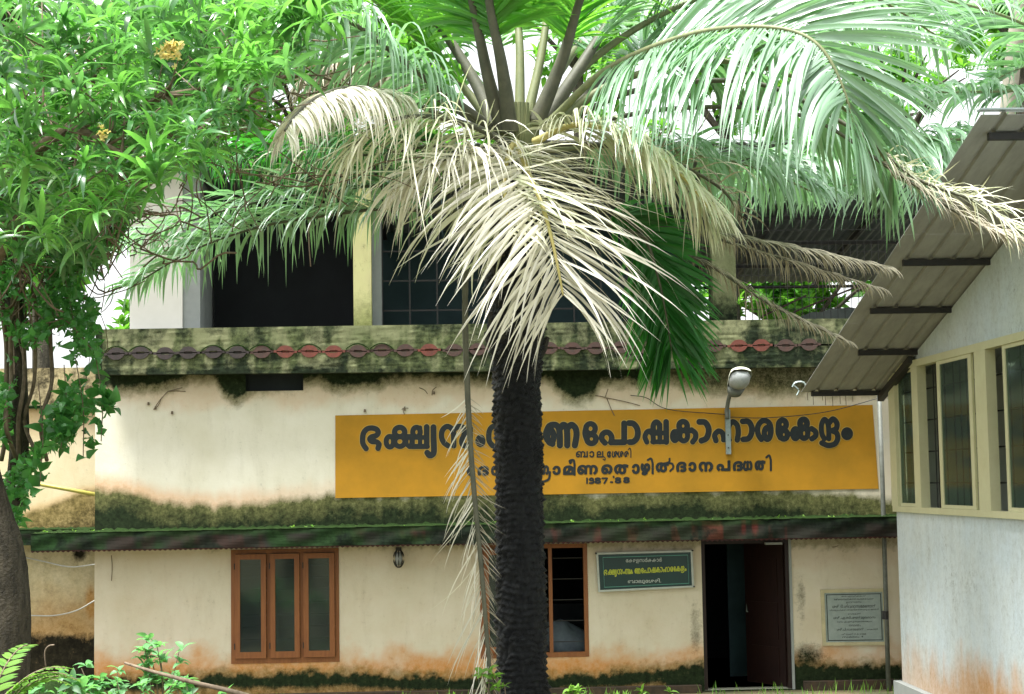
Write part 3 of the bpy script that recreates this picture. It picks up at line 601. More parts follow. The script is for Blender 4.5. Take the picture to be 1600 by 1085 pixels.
l3 += reg(980, 700, 6.667, 12.5, [crv((148, 165), (200, 158), (215, 188), (165, 215), (148, 245), (195, 258), (240, 235)), ln((150, 195), (250, 200)), ln((265, 255), (265, 140)), crv((265, 145), (245, 108), (212, 128)),
    crv((325, 250), (300, 200), (330, 155), (380, 160), (395, 240)), (ell(352, 208, 26, 36), 8), crv((395, 180), (430, 148), (472, 180), (475, 215), (450, 248)), crv((405, 150), (435, 140), (440, 108)),
    crv((545, 240), (515, 190), (545, 145), (598, 152), (590, 190), (560, 200), (612, 218), (590, 245)), crv((640, 150), (692, 150), (712, 195), (692, 240), (640, 235)),
    crv((770, 242), (745, 190), (772, 145), (808, 160), (815, 235)), crv((818, 165), (850, 140), (886, 172), (885, 210), (860, 242)),
    crv((955, 228), (932, 195), (960, 168), (990, 195), (985, 235)), ln((985, 235), (1062, 235), (1062, 128)), crv((1130, 235), (1100, 180), (1138, 135), (1190, 142), (1180, 178), (1145, 190), (1195, 200), (1180, 236)),
    crv((1215, 150), (1218, 235), (1260, 238), (1298, 200), (1290, 150), (1225, 135)), crv((1345, 225), (1328, 170), (1355, 130), (1392, 160), (1392, 225)), (ell(1370, 185, 18, 34), 7), crv((1395, 160), (1430, 130), (1462, 165), (1440, 228)), ln((1495, 232), (1495, 110)), crv((1495, 115), (1475, 80), (1448, 105))])
l4 = reg(720, 700, 5.714, 8, [ln((1126, 272), (1126, 315)), ell(1165, 282, 16, 10), crv((1182, 285), (1180, 312), (1150, 314)), ell(1222, 280, 20, 9), ell(1222, 304, 22, 10), ln((1262, 272), (1305, 272), (1280, 315)), ln((1338, 306), (1352, 306)), ln((1362, 256), (1364, 264)),
    ell(1402, 278, 20, 9), ell(1402, 300, 22, 10), ell(1478, 276, 20, 9), ell(1478, 298, 22, 10)])
def field_mesh(strokes, to3d, cell, grow=0.0):
    """strokes in photo units -> outline mesh (marching squares on the distance field)"""
    xs_ = [p[0] for s, r in strokes for p in s]; ys_ = [p[1] for s, r in strokes for p in s]; mr = max(r for s, r in strokes)+grow+2*cell
    x0, x1, y0, y1 = min(xs_)-mr, max(xs_)+mr, min(ys_)-mr, max(ys_)+mr; nx = int((x1-x0)/cell)+2; ny = int((y1-y0)/cell)+2
    D = np.full((ny, nx), 9e9); gx = x0+np.arange(nx)*cell; gy = y0+np.arange(ny)*cell
    for st, r in strokes:
        for (ax, ay), (bx, by) in zip(st[:-1], st[1:]):
            m_ = r+grow+2.5*cell; i0 = max(0, int((min(ax, bx)-m_-x0)/cell)); i1 = min(nx, int((max(ax, bx)+m_-x0)/cell)+2); j0 = max(0, int((min(ay, by)-m_-y0)/cell)); j1 = min(ny, int((max(ay, by)+m_-y0)/cell)+2)
            PX, PY = np.meshgrid(gx[i0:i1], gy[j0:j1]); dx, dy = bx-ax, by-ay; L = dx*dx+dy*dy+1e-12
            t = np.clip(((PX-ax)*dx+(PY-ay)*dy)/L, 0, 1); d = np.hypot(PX-ax-t*dx, PY-ay-t*dy)-r-grow
            D[j0:j1, i0:i1] = np.minimum(D[j0:j1, i0:i1], d)
    V = []; idx = {}; F = []
    def vert(k, x, y):
        if k not in idx: idx[k] = len(V); V.append((x, y))
        return idx[k]
    for j in range(ny-1):
        for i in range(nx-1):
            c = [D[j, i], D[j, i+1], D[j+1, i+1], D[j+1, i]]
            if min(c) >= 0: continue
            P = [(i, j), (i+1, j), (i+1, j+1), (i, j+1)]; poly = []
            for k in range(4):
                a, b = P[k], P[(k+1) % 4]; da, db = c[k], c[(k+1) % 4]
                if da < 0: poly.append(vert((a, 0), x0+a[0]*cell, y0+a[1]*cell))
                if (da < 0) != (db < 0):
                    t = da/(da-db) if abs(da-db) > 1e-9 else .5; t = min(max(t, .02), .98); key = (min(a, b), max(a, b), 1)
                    poly.append(vert(key, x0+(a[0]+(b[0]-a[0])*t)*cell, y0+(a[1]+(b[1]-a[1])*t)*cell))
            if len(poly) >= 3: F.append(tuple(poly[::-1]))
    mb = MB(); mb.V = [tuple(map(float, to3d(x, y))) for x, y in V]; mb.F = F; return mb
subp(field_mesh(title, lambda x, y: sgn(x, y, -.0175), .55, 1.1), 'lettering_outline', M['halo'], ps)
subp(field_mesh(title, lambda x, y: sgn(x, y, -.021), .55), 'lettering', M['letter'], ps)
subp(field_mesh(l4, lambda x, y: sgn(x, y, -.018), .4), 'lettering', M['letter'], ps)

# ---- green sign board
bc = [(932, 862.5), (1083, 861.5-.5), (1085, 917.5), (935, 925)]
bc = [(931.5, 864), (1082, 860), (1084.5, 918), (935, 925.5)]
def quadpt(c, u, v, Y):
    a = np.array(c[0])*(1-u)+np.array(c[1])*u; b = np.array(c[3])*(1-u)+np.array(c[2])*u; q = a*(1-v)+b*v; return onY(q[0], q[1], Y)
def quadbox(c, u0, u1, v0, v1, Yf, Yb):
    P = [quadpt(c, u, v, Yf) for u, v in ((u0, v0), (u1, v0), (u1, v1), (u0, v1))]; return MB().prism([tuple(p) for p in P][::-1], (0, Yb-Yf, 0))
sb = thing('sign_board', 'small dark green name board with yellow and white lettering mounted between window and doorway', 'sign', quadpt(bc, .5, 1, -.06))
quadbox(bc, 0.02, .98, .05, .95, -.064, -.05).build('board', M['board'], sb)
fm = MB()
for q in ((0, 1, 0, .05), (0, 1, .95, 1), (0, .02, .051, .949), (.98, 1, .051, .949)):
    t_ = quadbox(bc, *q, -.072, -.046); fm.add(t_.V, t_.F)
fm.build('board_frame', M['boardframe'], sb)
fm = MB()
for q in ((.065, .95, .115, .135), (.065, .95, .875, .895), (.065, .0685, .135, .875), (.9465, .95, .135, .875)):
    t_ = quadbox(bc, *q, -.067, -.0645); fm.add(t_.V, t_.F)
fm.build('border_line', simple('pale_green_line', (0.10, 0.30, 0.25), None, .6, 10, bmp=0), sb)
tx0 = min(p[0] for s, r in title for p in s); tx1 = max(p[0] for s, r in title for p in s)
mini = [([((x_-tx0)/(tx1-tx0)*(1072-944)+944, (y_-685)*.235+893.5-(x_-942)*.0) for x_, y_ in s], r*.155) for s, r in title]
field_mesh(mini, lambda x, y: onY(x, y-.022*(x-1008), -.067), .22).build('lettering', M['yellowtext'], sb)
def textobj(body, w, h, bold=0.0):
    cu = bpy.data.curves.new('txt', 'FONT'); cu.body = body; cu.size = 1; cu.offset = bold; cu.resolution_u = 2
    o = bpy.data.objects.new('txt', cu); C.objects.link(o); dg = bpy.context.evaluated_depsgraph_get()
    me = bpy.data.meshes.new_from_object(o.evaluated_get(dg)); bpy.data.objects.remove(o); bpy.data.curves.remove(cu)
    n = len(me.vertices); co = np.zeros(n*3); me.vertices.foreach_get('co', co); V = co.reshape(-1, 3)[:, :2]; F = [tuple(p.vertices) for p in me.polygons]
    V = (V-V.min(0))/(V.max(0)-V.min(0)+1e-9); bpy.data.meshes.remove(me); return V, F
def puttext(body, cx, cy, wpx, hpx, Y, mat, parent, bold=0.004, tilt=-.02):
    try:
        V, F = textobj(body, 1, 1, bold)
    except Exception: return
    mb = MB(); mb.V = [tuple(map(float, onY(cx+(u-.5)*wpx, cy-(v-.5)*hpx+(u-.5)*wpx*tilt, Y))) for u, v in V]; mb.F = F
    mb.build('lettering', mat, parent)
puttext('േകരളസർകകാർ', 1006, 876, 56, 8, -.067, M['whitetext'], sb)
puttext('ബാലുേശരി.', 1007, 908.5, 52, 8, -.067, M['whitetext'], sb, .008)
def edge_strokes(ch, x0, x1, y0, y1, r_):
    V, F = textobj(ch, 1, 1, 0.0); cnt = {}
    for f in F:
        for a, b in zip(f, f[1:]+f[:1]): k = (min(a, b), max(a, b)); cnt[k] = cnt.get(k, 0)+1
    P = [(x0+r_+(x1-x0-2*r_)*u, y1-r_-(y1-y0-2*r_)*v) for u, v in V]
    return [([P[a], P[b]], r_) for (a, b), c in cnt.items() if c == 1]
L3 = [('ഗ', 843, 858, 727, 742.5), ('ാ', 863, 876, 728, 742.5), ('മ', 879.5, 897, 727.5, 742.5), ('ണ', 901.5, 934, 726.5, 742), ('െ', 939, 957, 725.5, 741.5), ('ത', 959, 985, 725.5, 741.5),
      ('ാ', 987, 999.5, 725, 741), ('ഴ', 1000.5, 1016, 724, 743), ('ത', 1024, 1048, 722.5, 738.5), ('ദ', 1056, 1072.5, 721.5, 738), ('ാ', 1075, 1088, 722, 737.5),
      ('ന', 1091, 1114, 721.5, 737.5), ('പ', 1119, 1141, 719.5, 736.5), ('ദ', 1144.5, 1160.5, 720.5, 736.5), ('ധ', 1160, 1175.5, 720, 736.5), ('ത', 1178.5, 1198, 719.5, 735.5),
      ('േ', 729, 740, 729, 744), ('ദ', 746, 764, 728, 743.5), ('ശ', 767, 788, 728, 743.5), ('യ', 798, 832, 727, 743)]
LS = []
for q in L3: LS += edge_strokes(*q, 1.35)
def seg(*p): return (list(p), 1.75)
LS += [(crv((846, 745), (838, 750), (846, 753), (857, 749), (859, 738)), 1.8), seg((897.5, 742), (897.5, 726)), (crv((897.5, 726), (896, 719.5), (890, 720.5), (891, 724)), 1.8), (ell(892.5, 722, 1.2, 1.2), .8),
       seg((1019.5, 740), (1019.5, 724)), (crv((1019.5, 724), (1017, 717), (1012, 719)), 1.7), (crv((1047, 736), (1051.5, 731), (1050, 725), (1044, 724)), 1.6), (crv((1041, 724), (1045.5, 721.5), (1046, 717)), 1.5),
       seg((1204, 735), (1204, 719)), (crv((1204, 719), (1201.5, 712), (1197, 715)), 1.7)]
subp(field_mesh(LS, lambda x, y: sgn(x, y, -.018), .42), 'lettering', M['letter'], ps)
L2 = [('ബ', 899.5, 918.5, 705, 715.3), ('ാ', 920.5, 928.5, 705, 715.3), ('ല', 932, 942.5, 705, 715.3), ('േ', 948, 954.5, 705, 715.5), ('ശ', 955.5, 965.5, 705, 715.5), ('ശ', 965, 974.5, 705, 715.5), ('ര', 975, 982.5, 705, 715.3)]
LS = []
for q in L2: LS += edge_strokes(*q, .55)
LS += [(crv((942, 713), (945, 715.5), (945, 719), (942, 718)), .8), ([(985.5, 715), (985.5, 705)], .8), (crv((985.5, 705), (984, 700.5), (981.5, 703)), .8)]
subp(field_mesh(LS, lambda x, y: sgn(x, y, -.018), .33), 'lettering', M['letter'], ps)
for q in ((.0, .02), (1.0, .01), (1.0, .98)):
    p = quadpt(bc, q[0], q[1], -.08); MB().tube([(p[0], -.09, p[2]), (p[0], 0.0, p[2])], .012, 8).build('bolt', M['steel'], sb)

# ---- stone plaque
pc = [(1288, 927), (1379, 925), (1382, 1003), (1291, 1004)]
pl = thing('stone_plaque', 'grey inscribed stone plaque set in the wall right of the doorway', 'plaque', quadpt(pc, .5, 1, -.02))
quadbox(pc, 0, 1, 0, 1, -.020, -.008).build('slab', M['stone'], pl)
fm = MB()
for q in ((-.06, 1.06, -.07, -.001), (-.06, 1.06, 1.001, 1.07), (-.06, -.001, 0, 1), (1.001, 1.06, 0, 1)):
    t_ = quadbox(pc, *q, -.030, -.008); fm.add(t_.V, t_.F)
fm.build('plaster_border', simple('cream_border', (0.60, 0.54, 0.34), None, .9, 6), pl)
fm = MB()
for q in ((.03, .97, .03, .045), (.03, .97, .955, .97), (.03, .042, .045, .955), (.958, .97, .045, .955)):
    t_ = quadbox(pc, *q, -.0225, -.0205); fm.add(t_.V, t_.F)
fm.build('engraved_line', M['stonetext'], pl)
rows = [('കേരളസർക്കാർ', .5, .075, .42, .03), ('ഭക്ഷയസംസകരണ േപാഷകാഹാര', .5, .13, .68, .035), ('ഉദഘാടനം', .5, .20, .26, .03), ('ശരീ.ടി.ശിവദാസേമേനാൻ', .5, .275, .74, .06), ('വിദയുചഛകതി ഗരാമവികസനവകുപപ മനതരി', .5, .35, .84, .04),
        ('അധയകഷൻ', .5, .43, .22, .03), ('ശരീ.എ.സി.ഷൺമുഖദാസ', .5, .51, .72, .06), ('സഥലം എം.എൽ.എ ആേരാഗയവകുപപ', .5, .59, .60, .035), ('സവാഗതം', .5, .665, .2, .03), ('ശരീ.പി.നാരായണൻ', .42, .74, .46, .05), ('െസകരടടറി', .80, .745, .18, .03), ('തീയതി 7-3-1988', .48, .84, .42, .03), ('സമയം 4', .46, .895, .36, .03)]
for b_, u, v, w_, h_ in rows:
    p = np.array(pc[0])*(1-u)*(1-v)+np.array(pc[1])*u*(1-v)+np.array(pc[2])*u*v+np.array(pc[3])*(1-u)*v
    puttext(b_, p[0], p[1], w_*91, h_*78*1.15, -.0235, M['stonetext'], pl, .0)

# ---- wall lantern near the first window
lt = thing('wall_lantern', 'small black oval lantern hung under the sunshade right of the closed window', 'lantern', onY(623, 862, -.12))
P0 = onY(623, 873, -.14); zz = P0[2]
mb = MB()
for k in range(8):
    a = 2*math.pi*k/8; mb.tube([(P0[0]+.07*math.sin(ph)*math.cos(a), P0[1]+.06*math.sin(ph)*math.sin(a), zz+.12*math.cos(ph)) for ph in np.linspace(0.15, math.pi-.15, 9)], .008, 5)
mb.build('cage', M['steel'], lt)
mb = MB(); mb.tube([(P0[0], P0[1], zz+t) for t in (-.09, -.06, 0, .06, .09)], [.02, .045, .052, .045, .02], 12); mb.build('lamp_glass', M['lampglobe'], lt, True)
mb = MB(); mb.tube([(P0[0], P0[1], zz+.11), (P0[0], P0[1], zz+.15)], .04, 10); mb.tube([(P0[0], P0[1], zz+.13), (P0[0], 0, zz+.13)], .012, 6); mb.build('bracket', M['steel'], lt)

# ---- street lamp
lp = thing('street_lamp', 'wall mounted street lamp with cream hood on a steel strip over the ochre sign', 'lamp', onY(1138, 710, -.03))
a = onY(1133.5, 640, -.045); b = onY(1142, 710, -.045)
mb = MB(); A_ = onY(1133, 640, -.07); B_ = onY(1141, 640, -.07); C_ = onY(1142.5, 710, -.07); D_ = onY(1135, 710, -.07)
mb.prism([tuple(D_), tuple(C_), tuple(B_), tuple(A_)], (0, .045, 0)); mb.build('mounting_strip', M['galv'], lp)
mb = MB()
for py_ in (650, 680, 700):
    p = onY(1137+(py_-640)*.02, py_, -.075); mb.tube([(p[0], -.082, p[2]), (p[0], -.069, p[2])], .010, 6)
mb.build('bolt', M['steel'], lp)
pt = [onY(1136, 655, -.095), onY(1136, 640, -.12), onY(1139, 622, -.22), onY(1144, 607, -.36)]
mb = MB(); mb.tube(spline(pt, 14), .028, 10); mb.build('arm', M['pipe'], lp, True)
# head: an elongated hood and a bulging diffuser, pointing up and outwards
hc0 = onY(1146, 617, -.36); hc1 = onY(1160, 580, -.72)
ax = hc1-hc0; L = np.linalg.norm(ax); ax = ax/L; sx_ = np.array([1.0, 0, 0]); sx_ -= ax*(sx_@ax); sx_ /= np.linalg.norm(sx_); nn = np.cross(sx_, ax); nn = nn if nn[2] > 0 else -nn
def headshell(prof, sgnn, wfac=1.0):
    V = []; F = []; n = 12
    for t, wd, ht in prof:
        for k in range(n+1):
            th = math.pi*k/n; V.append(hc0+ax*L*t+sx_*wd*wfac*math.cos(th)+nn*sgnn*ht*math.sin(th))
    for i in range(len(prof)-1):
        for k in range(n): F.append((i*(n+1)+k, i*(n+1)+k+1, (i+1)*(n+1)+k+1, (i+1)*(n+1)+k))
    m_ = len(prof); F.append(tuple(k for k in range(n+1))); F.append(tuple((m_-1)*(n+1)+k for k in range(n+1)))
    return MB().add(V, F)
headshell([(0, .07, .05), (.1, .10, .085), (.35, .125, .12), (.7, .15, .13), (.9, .15, .11), (1.02, .12, .07), (1.08, .03, .02)], 1).build('hood', M['lampcover'], lp, True)
headshell([(.0, .065, .05), (.1, .10, .09), (.34, .12, .10)], -1, .99).build('gear_box', M['pipe'], lp, True)
headshell([(.36, .10, .03), (.45, .125, .10), (.65, .14, .14), (.85, .13, .12), (.98, .08, .05)], -1).build('diffuser', M['lampglobe'], lp, True)

# ---- thin pipe and cables
pp = MB(); pp.tube([onY(1373.5, 616, -.35), onY(1379, 760, -.35), onY(1384, 930, -.35), onY(1389, 1095, -.35)], .031, 10)
o = pp.build('pole', M['pipe'], None, True); o.name = 'steel_pole'; tag(o, 'thin grey steel pole standing in front of the wall beside the stone plaque', 'pole')
o = MB().tube([onY(1383.2, 962, -.35)+np.array([0, 0, -.05]), onY(1383.4, 955, -.35)], .045, 8).build('clamp', M['steel'], o)
def cable(pts, r, mat, label, name='cable'):
    o = MB().tube(spline(pts, 30), r, 6).build(name, mat); tag(o, label, 'cable'); return o
cable([onY(985, 618, -.05), onY(1010, 622, -.05), onY(1045, 640, -.05), onY(1135, 648, -.05)], .006, M['blackcable'], 'thin black cable from the ledge stain to the street lamp arm')
cable([onY(1140, 652, -.06), onY(1200, 653, -.07), onY(1290, 644, -.1), onY(1375, 622, -.3)], .006, M['blackcable'], 'thin black cable sagging from the street lamp to the steel pole')
cable([onY(38, 871, 1.5), onY(70, 878, 1.5), onY(110, 886, 1.4), onY(149, 882, 1.2)], .010, M['cable'], 'upper pale cable sagging across the left wing wall')
cable([onY(45, 962, 1.5), onY(85, 962, 1.5), onY(120, 954, 1.4), onY(149, 938, 1.2)], .010, M['cable'], 'lower pale cable sagging across the left wing wall')
o = MB().tube([onY(22, 750, .4), onY(90, 762, .5), onY(150, 773, .3)], .028, 10).build('bamboo_pole', M['bamboo'], None, True); tag(o, 'yellow green bamboo pole leaning over the left wing roof', 'pole')
# little roots and dead stems stuck on the wall
def wall_stems():
    mb = MB()
    for (x0, y0, x1, y1) in ((240, 640, 262, 612), (262, 612, 290, 612), (262, 612, 285, 606), (240, 640, 252, 622), (633, 635, 632, 648), (628, 640, 638, 638), (675, 618, 682, 605), (655, 606, 668, 616), (950, 608, 945, 622), (930, 618, 948, 622), (948, 622, 960, 650), (948, 622, 1000, 634), (174, 868, 174, 908), (1300, 855, 1310, 853)):
        a = onY(x0, y0, -.012); b = onY(x1, y1, -.02); c = (a+b)/2+np.array([random.uniform(-.02, .02), -.01, random.uniform(-.02, .02)])
        mb.tube(spline([a, c, b], 6), .005, 4)
    for (x_, y_) in ((232, 631), (243, 638), (269, 645), (632, 640), (678, 614), (570, 642)):
        p = onY(x_, y_, -.012); mb.tube([(p[0], -.02, p[2]+.02), (p[0], -.02, p[2]-.02)], [.012, .018], 6)
    o = mb.build('dead_wall_roots', M['twig'], bld); return o
wall_stems()

# ---- upper storey
zf = Zl_top-.05
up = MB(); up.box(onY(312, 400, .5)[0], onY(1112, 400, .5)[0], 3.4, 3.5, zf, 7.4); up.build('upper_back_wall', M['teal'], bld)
MB().box(onY(312, 400, .5)[0]+.05, onY(560, 400, .5)[0], 1.6, 1.66, zf, 7.3).build('upper_back_wall', M['black'], bld)  # black sheet in front of the back wall, painted as the bay's shade
MB().box(onY(312, 400, .4)[0]-.12, onY(312, 400, .4)[0], .5, 3.38, zf, 7.4).build('upper_side_wall', M['grey'], bld)
MB().box(XL+.1, XR, .0, 6.6, zf-.12, zf).build('upper_floor', M['grey'], bld)
MB().box(onY(203, 400, .1)[0], onY(285, 400, .1)[0], .1, .34, zf+.001, 7.4).build('upper_wall_panel', M['white'], bld)
MB().box(onY(285.3, 400, .1)[0], onY(312, 400, .1)[0], .14, .5, zf+.001, 7.4).build('upper_wall_return', M['grey'], bld)
def column(pxa, pxb, Y, mat, depth, dk):
    x0 = onY(pxa, 430, Y)[0]; x1 = onY(pxb, 430, Y)[0]
    grid_box('column', x0, x1, Y, Y+depth, zf+.001, 7.2, mat, bld, lambda px, py, V: (dk*sst(-30, 10, py-np.interp(px, [0, 1600], [490, 480])), 0*px, 0.75*sst(-60, 20, py-495)+(dk*.4)), step=.06, nz=24)
column(552, 580, .12, M['column'], .25, 0)
column(1113, 1150, .12, M['fascia'], .3, .8)
MB().box(onY(580.5, 430, .5)[0], onY(596, 430, .5)[0], .45, .75, zf, 7.2).build('column', M['grey'], bld)
# grille in the middle bay
g = MB(); xa, xb = onY(597, 430, .7)[0], onY(1108, 430, .7)[0]
for k in range(13):
    x_ = xa+(xb-xa)*k/12; MB().box(x_-.012, x_+.012, .70, .72, zf, 7.2).build('grille_bar', M['steel'], bld)
for k in range(5):
    z_ = zf+.33+.42*k; MB().box(xa, xb, .722, .74, z_-.012, z_+.012).build('grille_bar', M['steel'], bld)
# wire mesh in the right bay
g = MB(); xa, xb = onY(1152, 430, .5)[0], onY(1352, 430, .5)[0]+.3
for k in range(22):
    x_ = xa+(xb-xa)*k/21; g.box(x_-.004, x_+.004, .50, .508, zf, 6.2)
for k in range(9): g.box(xa, xb, .509, .517, zf+.1+.16*k, zf+.108+.16*k)
o = g.build('wire_mesh', M['steel'], bld)
MB().tube([onY(1240, 488, 1.5), onY(1340, 448, 1.5)], .016, 6).build('stay_rod', M['tilemid'], bld)
MB().tube([onY(1190, 495, 1.5), onY(1260, 462, 1.5)], .016, 6).build('stay_rod', M['tilemid'], bld)
# roof over the open floor: corrugated sheets on rafters
def corr(name, x0, x1, yA, zA, yB, zB, pitch, amp, mat, parent, thick=.012):
    n = int((x1-x0)/pitch*6); V = []; F = []
    for i in range(n+1):
        x_ = x0+(x1-x0)*i/n; dz = amp*math.sin(2*math.pi*(x_-x0)/pitch)
        V += [(x_, yA, zA+dz), (x_, yB, zB+dz), (x_, yB, zB+dz+thick), (x_, yA, zA+dz+thick)]
    for i in range(n):
        for j in range(4): F.append((i*4+j, (i+1)*4+j, (i+1)*4+(j+1) % 4, i*4+(j+1) % 4))
    return mesh(name, V, F, mat, parent)
zr0, zr1 = 7.35, 6.35
for k in range(14):
    corr('roof_sheet', XL-.3+k*1.0, XL-.3+k*1.0+.99, -.7, zr0, 6.8, zr1, .15, .02, M['sheetdark'], bld)
for k in range(9):
    x_ = XL+.8+k*1.5; MB().prism([(x_-.03, -.6, zr0-.12), (x_+.03, -.6, zr0-.12), (x_+.03, -.6, zr0-.04), (x_-.03, -.6, zr0-.04)], (0, 7.3, zr1-zr0)).build('rafter', M['steel'], bld)
for k in range(5):
    y_ = .8+k*1.4; z_ = zr0-.16+(zr1-zr0)*(y_+.7)/7.5; MB().box(XL, XR, y_-.025, y_+.025, z_-.05, z_).build('purlin', M['steel'], bld)
# jagged tin stacked behind the right bay
tp = MB(); p = onY(1255, 499, 4.0); q = onY(1360, 499, 4.0)
n = 14
poly = [(p[0], 4.0, p[2]), (q[0]+1, 4.0, q[2])]+[(q[0]+1-(q[0]+1-p[0])*i/n, 4.0, p[2]+.16+.03*(i % 2)-.1*max(0, (i-10)/4)) for i in range(n+1)]
tp.prism(poly, (0, .5, 0)); o = tp.build('tin_stack', M['sheetdark']); tag(o, 'low dark stack of corrugated tin lying on the open upper floor', 'tin sheets')

# ================================================================== LEFT WING
lw = thing('wing_building', 'lower cream wing set back at the left with black mould along its foot', 'building', onY(90, 1060, 1.6))
def st_wing(px, py, V):
    n = vnoise(V[:, 0]*3+120, V[:, 2]*3+9, 41, 5); nf = vnoise(V[:, 0]*12, V[:, 2]*12, 42, 4)
    yb = np.interp(px, [20, 60, 100, 149], [812, 795, 778, 760]); d = py-yb+(n-.5)*14
    olive = sst(-3, 6, d)*(py < 835)*.9; dark = sst(10, 60, d)*(py < 835)*.45; orange = sst(-10, 0, d)*(py < 835)*.4
    band = (py < 640)*1.0; olive = np.maximum(olive, band*.55); dark = np.maximum(dark, band*.45*sst(.45, .6, nf)+.2*band)
    lo = py > 838
    dk = sst(985, 1015, py+(n-.5)*60+(nf-.5)*20+(px-60)*.12); orange = np.maximum(orange, sst(900, 990, py+(n-.5)*60)*.8*lo); orange = np.maximum(orange, blob(px, py, 142, 945, 10, 30)*1.2)
    orange = np.maximum(orange, (1-sst(640, 700, py))*(py > 638)*.45)
    dark = np.maximum(dark, dk*lo); dark = np.maximum(dark, blob(px, py, 125, 865, 12, 12))
    olive = np.maximum(olive, .35*lo)
    return dark, orange, olive
XWL = onY(-160, 830, 1.6)[0]; XWR = XL+.05
ZW = onY(90, 575, 1.6)[2]
wall_grid('wall', XWL, XWR, -.4, ZW, 1.6, [], st_wing, M['wing'], lw, .04)
MB().box(XWL, XWR, 1.62, 5, -.4, ZW-.01).build('wing_block', M['grey'], lw)
slab('sunshade', -170, 156, 829.5, 828, 851, 853, 1.15, 1.595, M['slab'], lw, st_slab, 60)
V = []; F = []; K = 4; a = onY(-170, 829.5, 1.14); b = onY(147, 828, 1.14); n = 80
for i in range(n+1):
    u = i/n
    for j in range(K): V.append((a[0]+(b[0]-a[0])*u, 1.14+.45*j/(K-1), a[2]+(b[2]-a[2])*u+.008+.035*random.random()*(j/K)))
for i in range(n):
    for j in range(K-1): F.append((i*K+j, (i+1)*K+j, (i+1)*K+j+1, i*K+j+1))
mesh('moss_layer', V, F, M['moss'], lw, True)
slab('cornice', -170, 149, 634, 634, 638.5, 638.5, 1.52, 1.597, M['slab'], lw, st_slab, 40)

# ================================================================== RIGHT ANNEX
ann = thing('annex_building', 'pale blue plastered building at the right with cream framed windows and sheet roof overhang', 'building', (6.3, -1.6, 0))
YF = -1.5
XA = onY(1401, 803, YF)[0]
def AP(px, py): return onX(px, py, XA)
zsill = AP(1401, 803)[2]; z_head = AP(1392, 573)[2]; zsill2 = AP(1600, 807)[2]; zh2 = AP(1600, 521)[2]
zsill = (zsill+zsill2)/2; z_head = (z_head+zh2)/2
YN = -12.5
ve = onY(1252, 613, YF+.45); XV = ve[0]; YE = YF+.45; ZE = ve[2]
vt = onX(1533, 180, XV); slope = (vt[2]-ZE)/(YE-vt[1]); YR = vt[1]; ZR = vt[2]
def roofz(y): return ZE+(YE-y)*slope if y > YR else ZR
# wall: grid in Y,Z with window opening
ywin0 = YF-.02; ywin1 = AP(1700, 803)[1]
V = []; F = []; st = []
ysx = np.concatenate([np.linspace(YF, YN, 260)]); zz_ = lambda lo, hi, n: np.linspace(lo, hi, n)
def strip(zlo, zhi, n, y0=YF, y1=YN, ny=240):
    b = len(V)
    ysx = np.linspace(y0, y1, ny)
    for y_ in ysx:
        hi = zhi(y_) if callable(zhi) else zhi
        for k in range(n): V.append((XA, y_, zlo+(hi-zlo)*k/(n-1)))
    for i in range(ny-1):
        for k in range(n-1): F.append((b+i*n+k, b+i*n+k+1, b+(i+1)*n+k+1, b+(i+1)*n+k))
strip(-.4, zsill, 90); strip(z_head, lambda y_: max(z_head+.01, roofz(y_)-.03), 14)
strip(zsill, z_head, 8, ywin1, YN, 20)
def st_ann(px, py, V):
    n = vnoise(V[:, 1]*2+3, V[:, 2]*2+5, 61, 4); nf = vnoise(V[:, 1]*10, V[:, 2]*2, 62, 4); z = V[:, 2]
    up_ = (z > zsill+.1)
    orange = (1-sst(0.42, 0.95, z+(n-.5)*.5+(nf-.5)*.35))*np.interp(V[:, 1], [-6, -4, YF], [1.0, .8, .45])
    orange = orange*(~up_)
    return 0.16*sst(.55, .8, n)*(z > .8), orange, 0.14+.0*z
M['annexup'] = simple('grey_gable', (0.55, 0.55, 0.48), (0.48, 0.47, 0.40), 0.9, 3)
o = mesh('wall', V, F, M['annex'], ann); paintattr(o, st_ann)
MB().box(XA+.004, XA+5.2, YF-.2, YF, -.4, zsill).build('end_wall', M['annexup'], ann)
MB().prism([(XA+.15, YF-.2, zsill+.001), (XA+5.2, YF-.2, zsill+.001), (XA+5.2, YF-.2, z_head), (XA+.15, YF-.2, z_head)], (0, .2, 0)).build('end_wall', M['annexup'], ann)
MB().box(XA+5.2, XA+5.3, YN, YF, -.4, zsill+.15).build('far_wall', M['white'], ann)
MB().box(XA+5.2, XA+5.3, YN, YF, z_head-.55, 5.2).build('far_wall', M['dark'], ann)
MB().box(XA+.2, XA+5.2, YN, YF-.21, -.2, .4).build('annex_floor', M['floor'], ann)
MB().box(XA+.02, XA+5.2, YN, YF-.02, z_head+.10, z_head+.14).build('ceiling', M['grey'], ann)
for k in range(9):
    y_ = YF-.2-k*1.6; MB().box(XA+5.18, XA+5.3, y_-.35, y_, zsill+.151, z_head-.551).build('far_pier', M['white'], ann)
MB().box(XA+5.15, XA+5.18, YN, YF, zsill+.5, zsill+.53).build('far_bar', M['steel'], ann); MB().box(XA+5.15, XA+5.18, YN, YF, zsill+.95, zsill+.98).build('far_bar', M['steel'], ann)
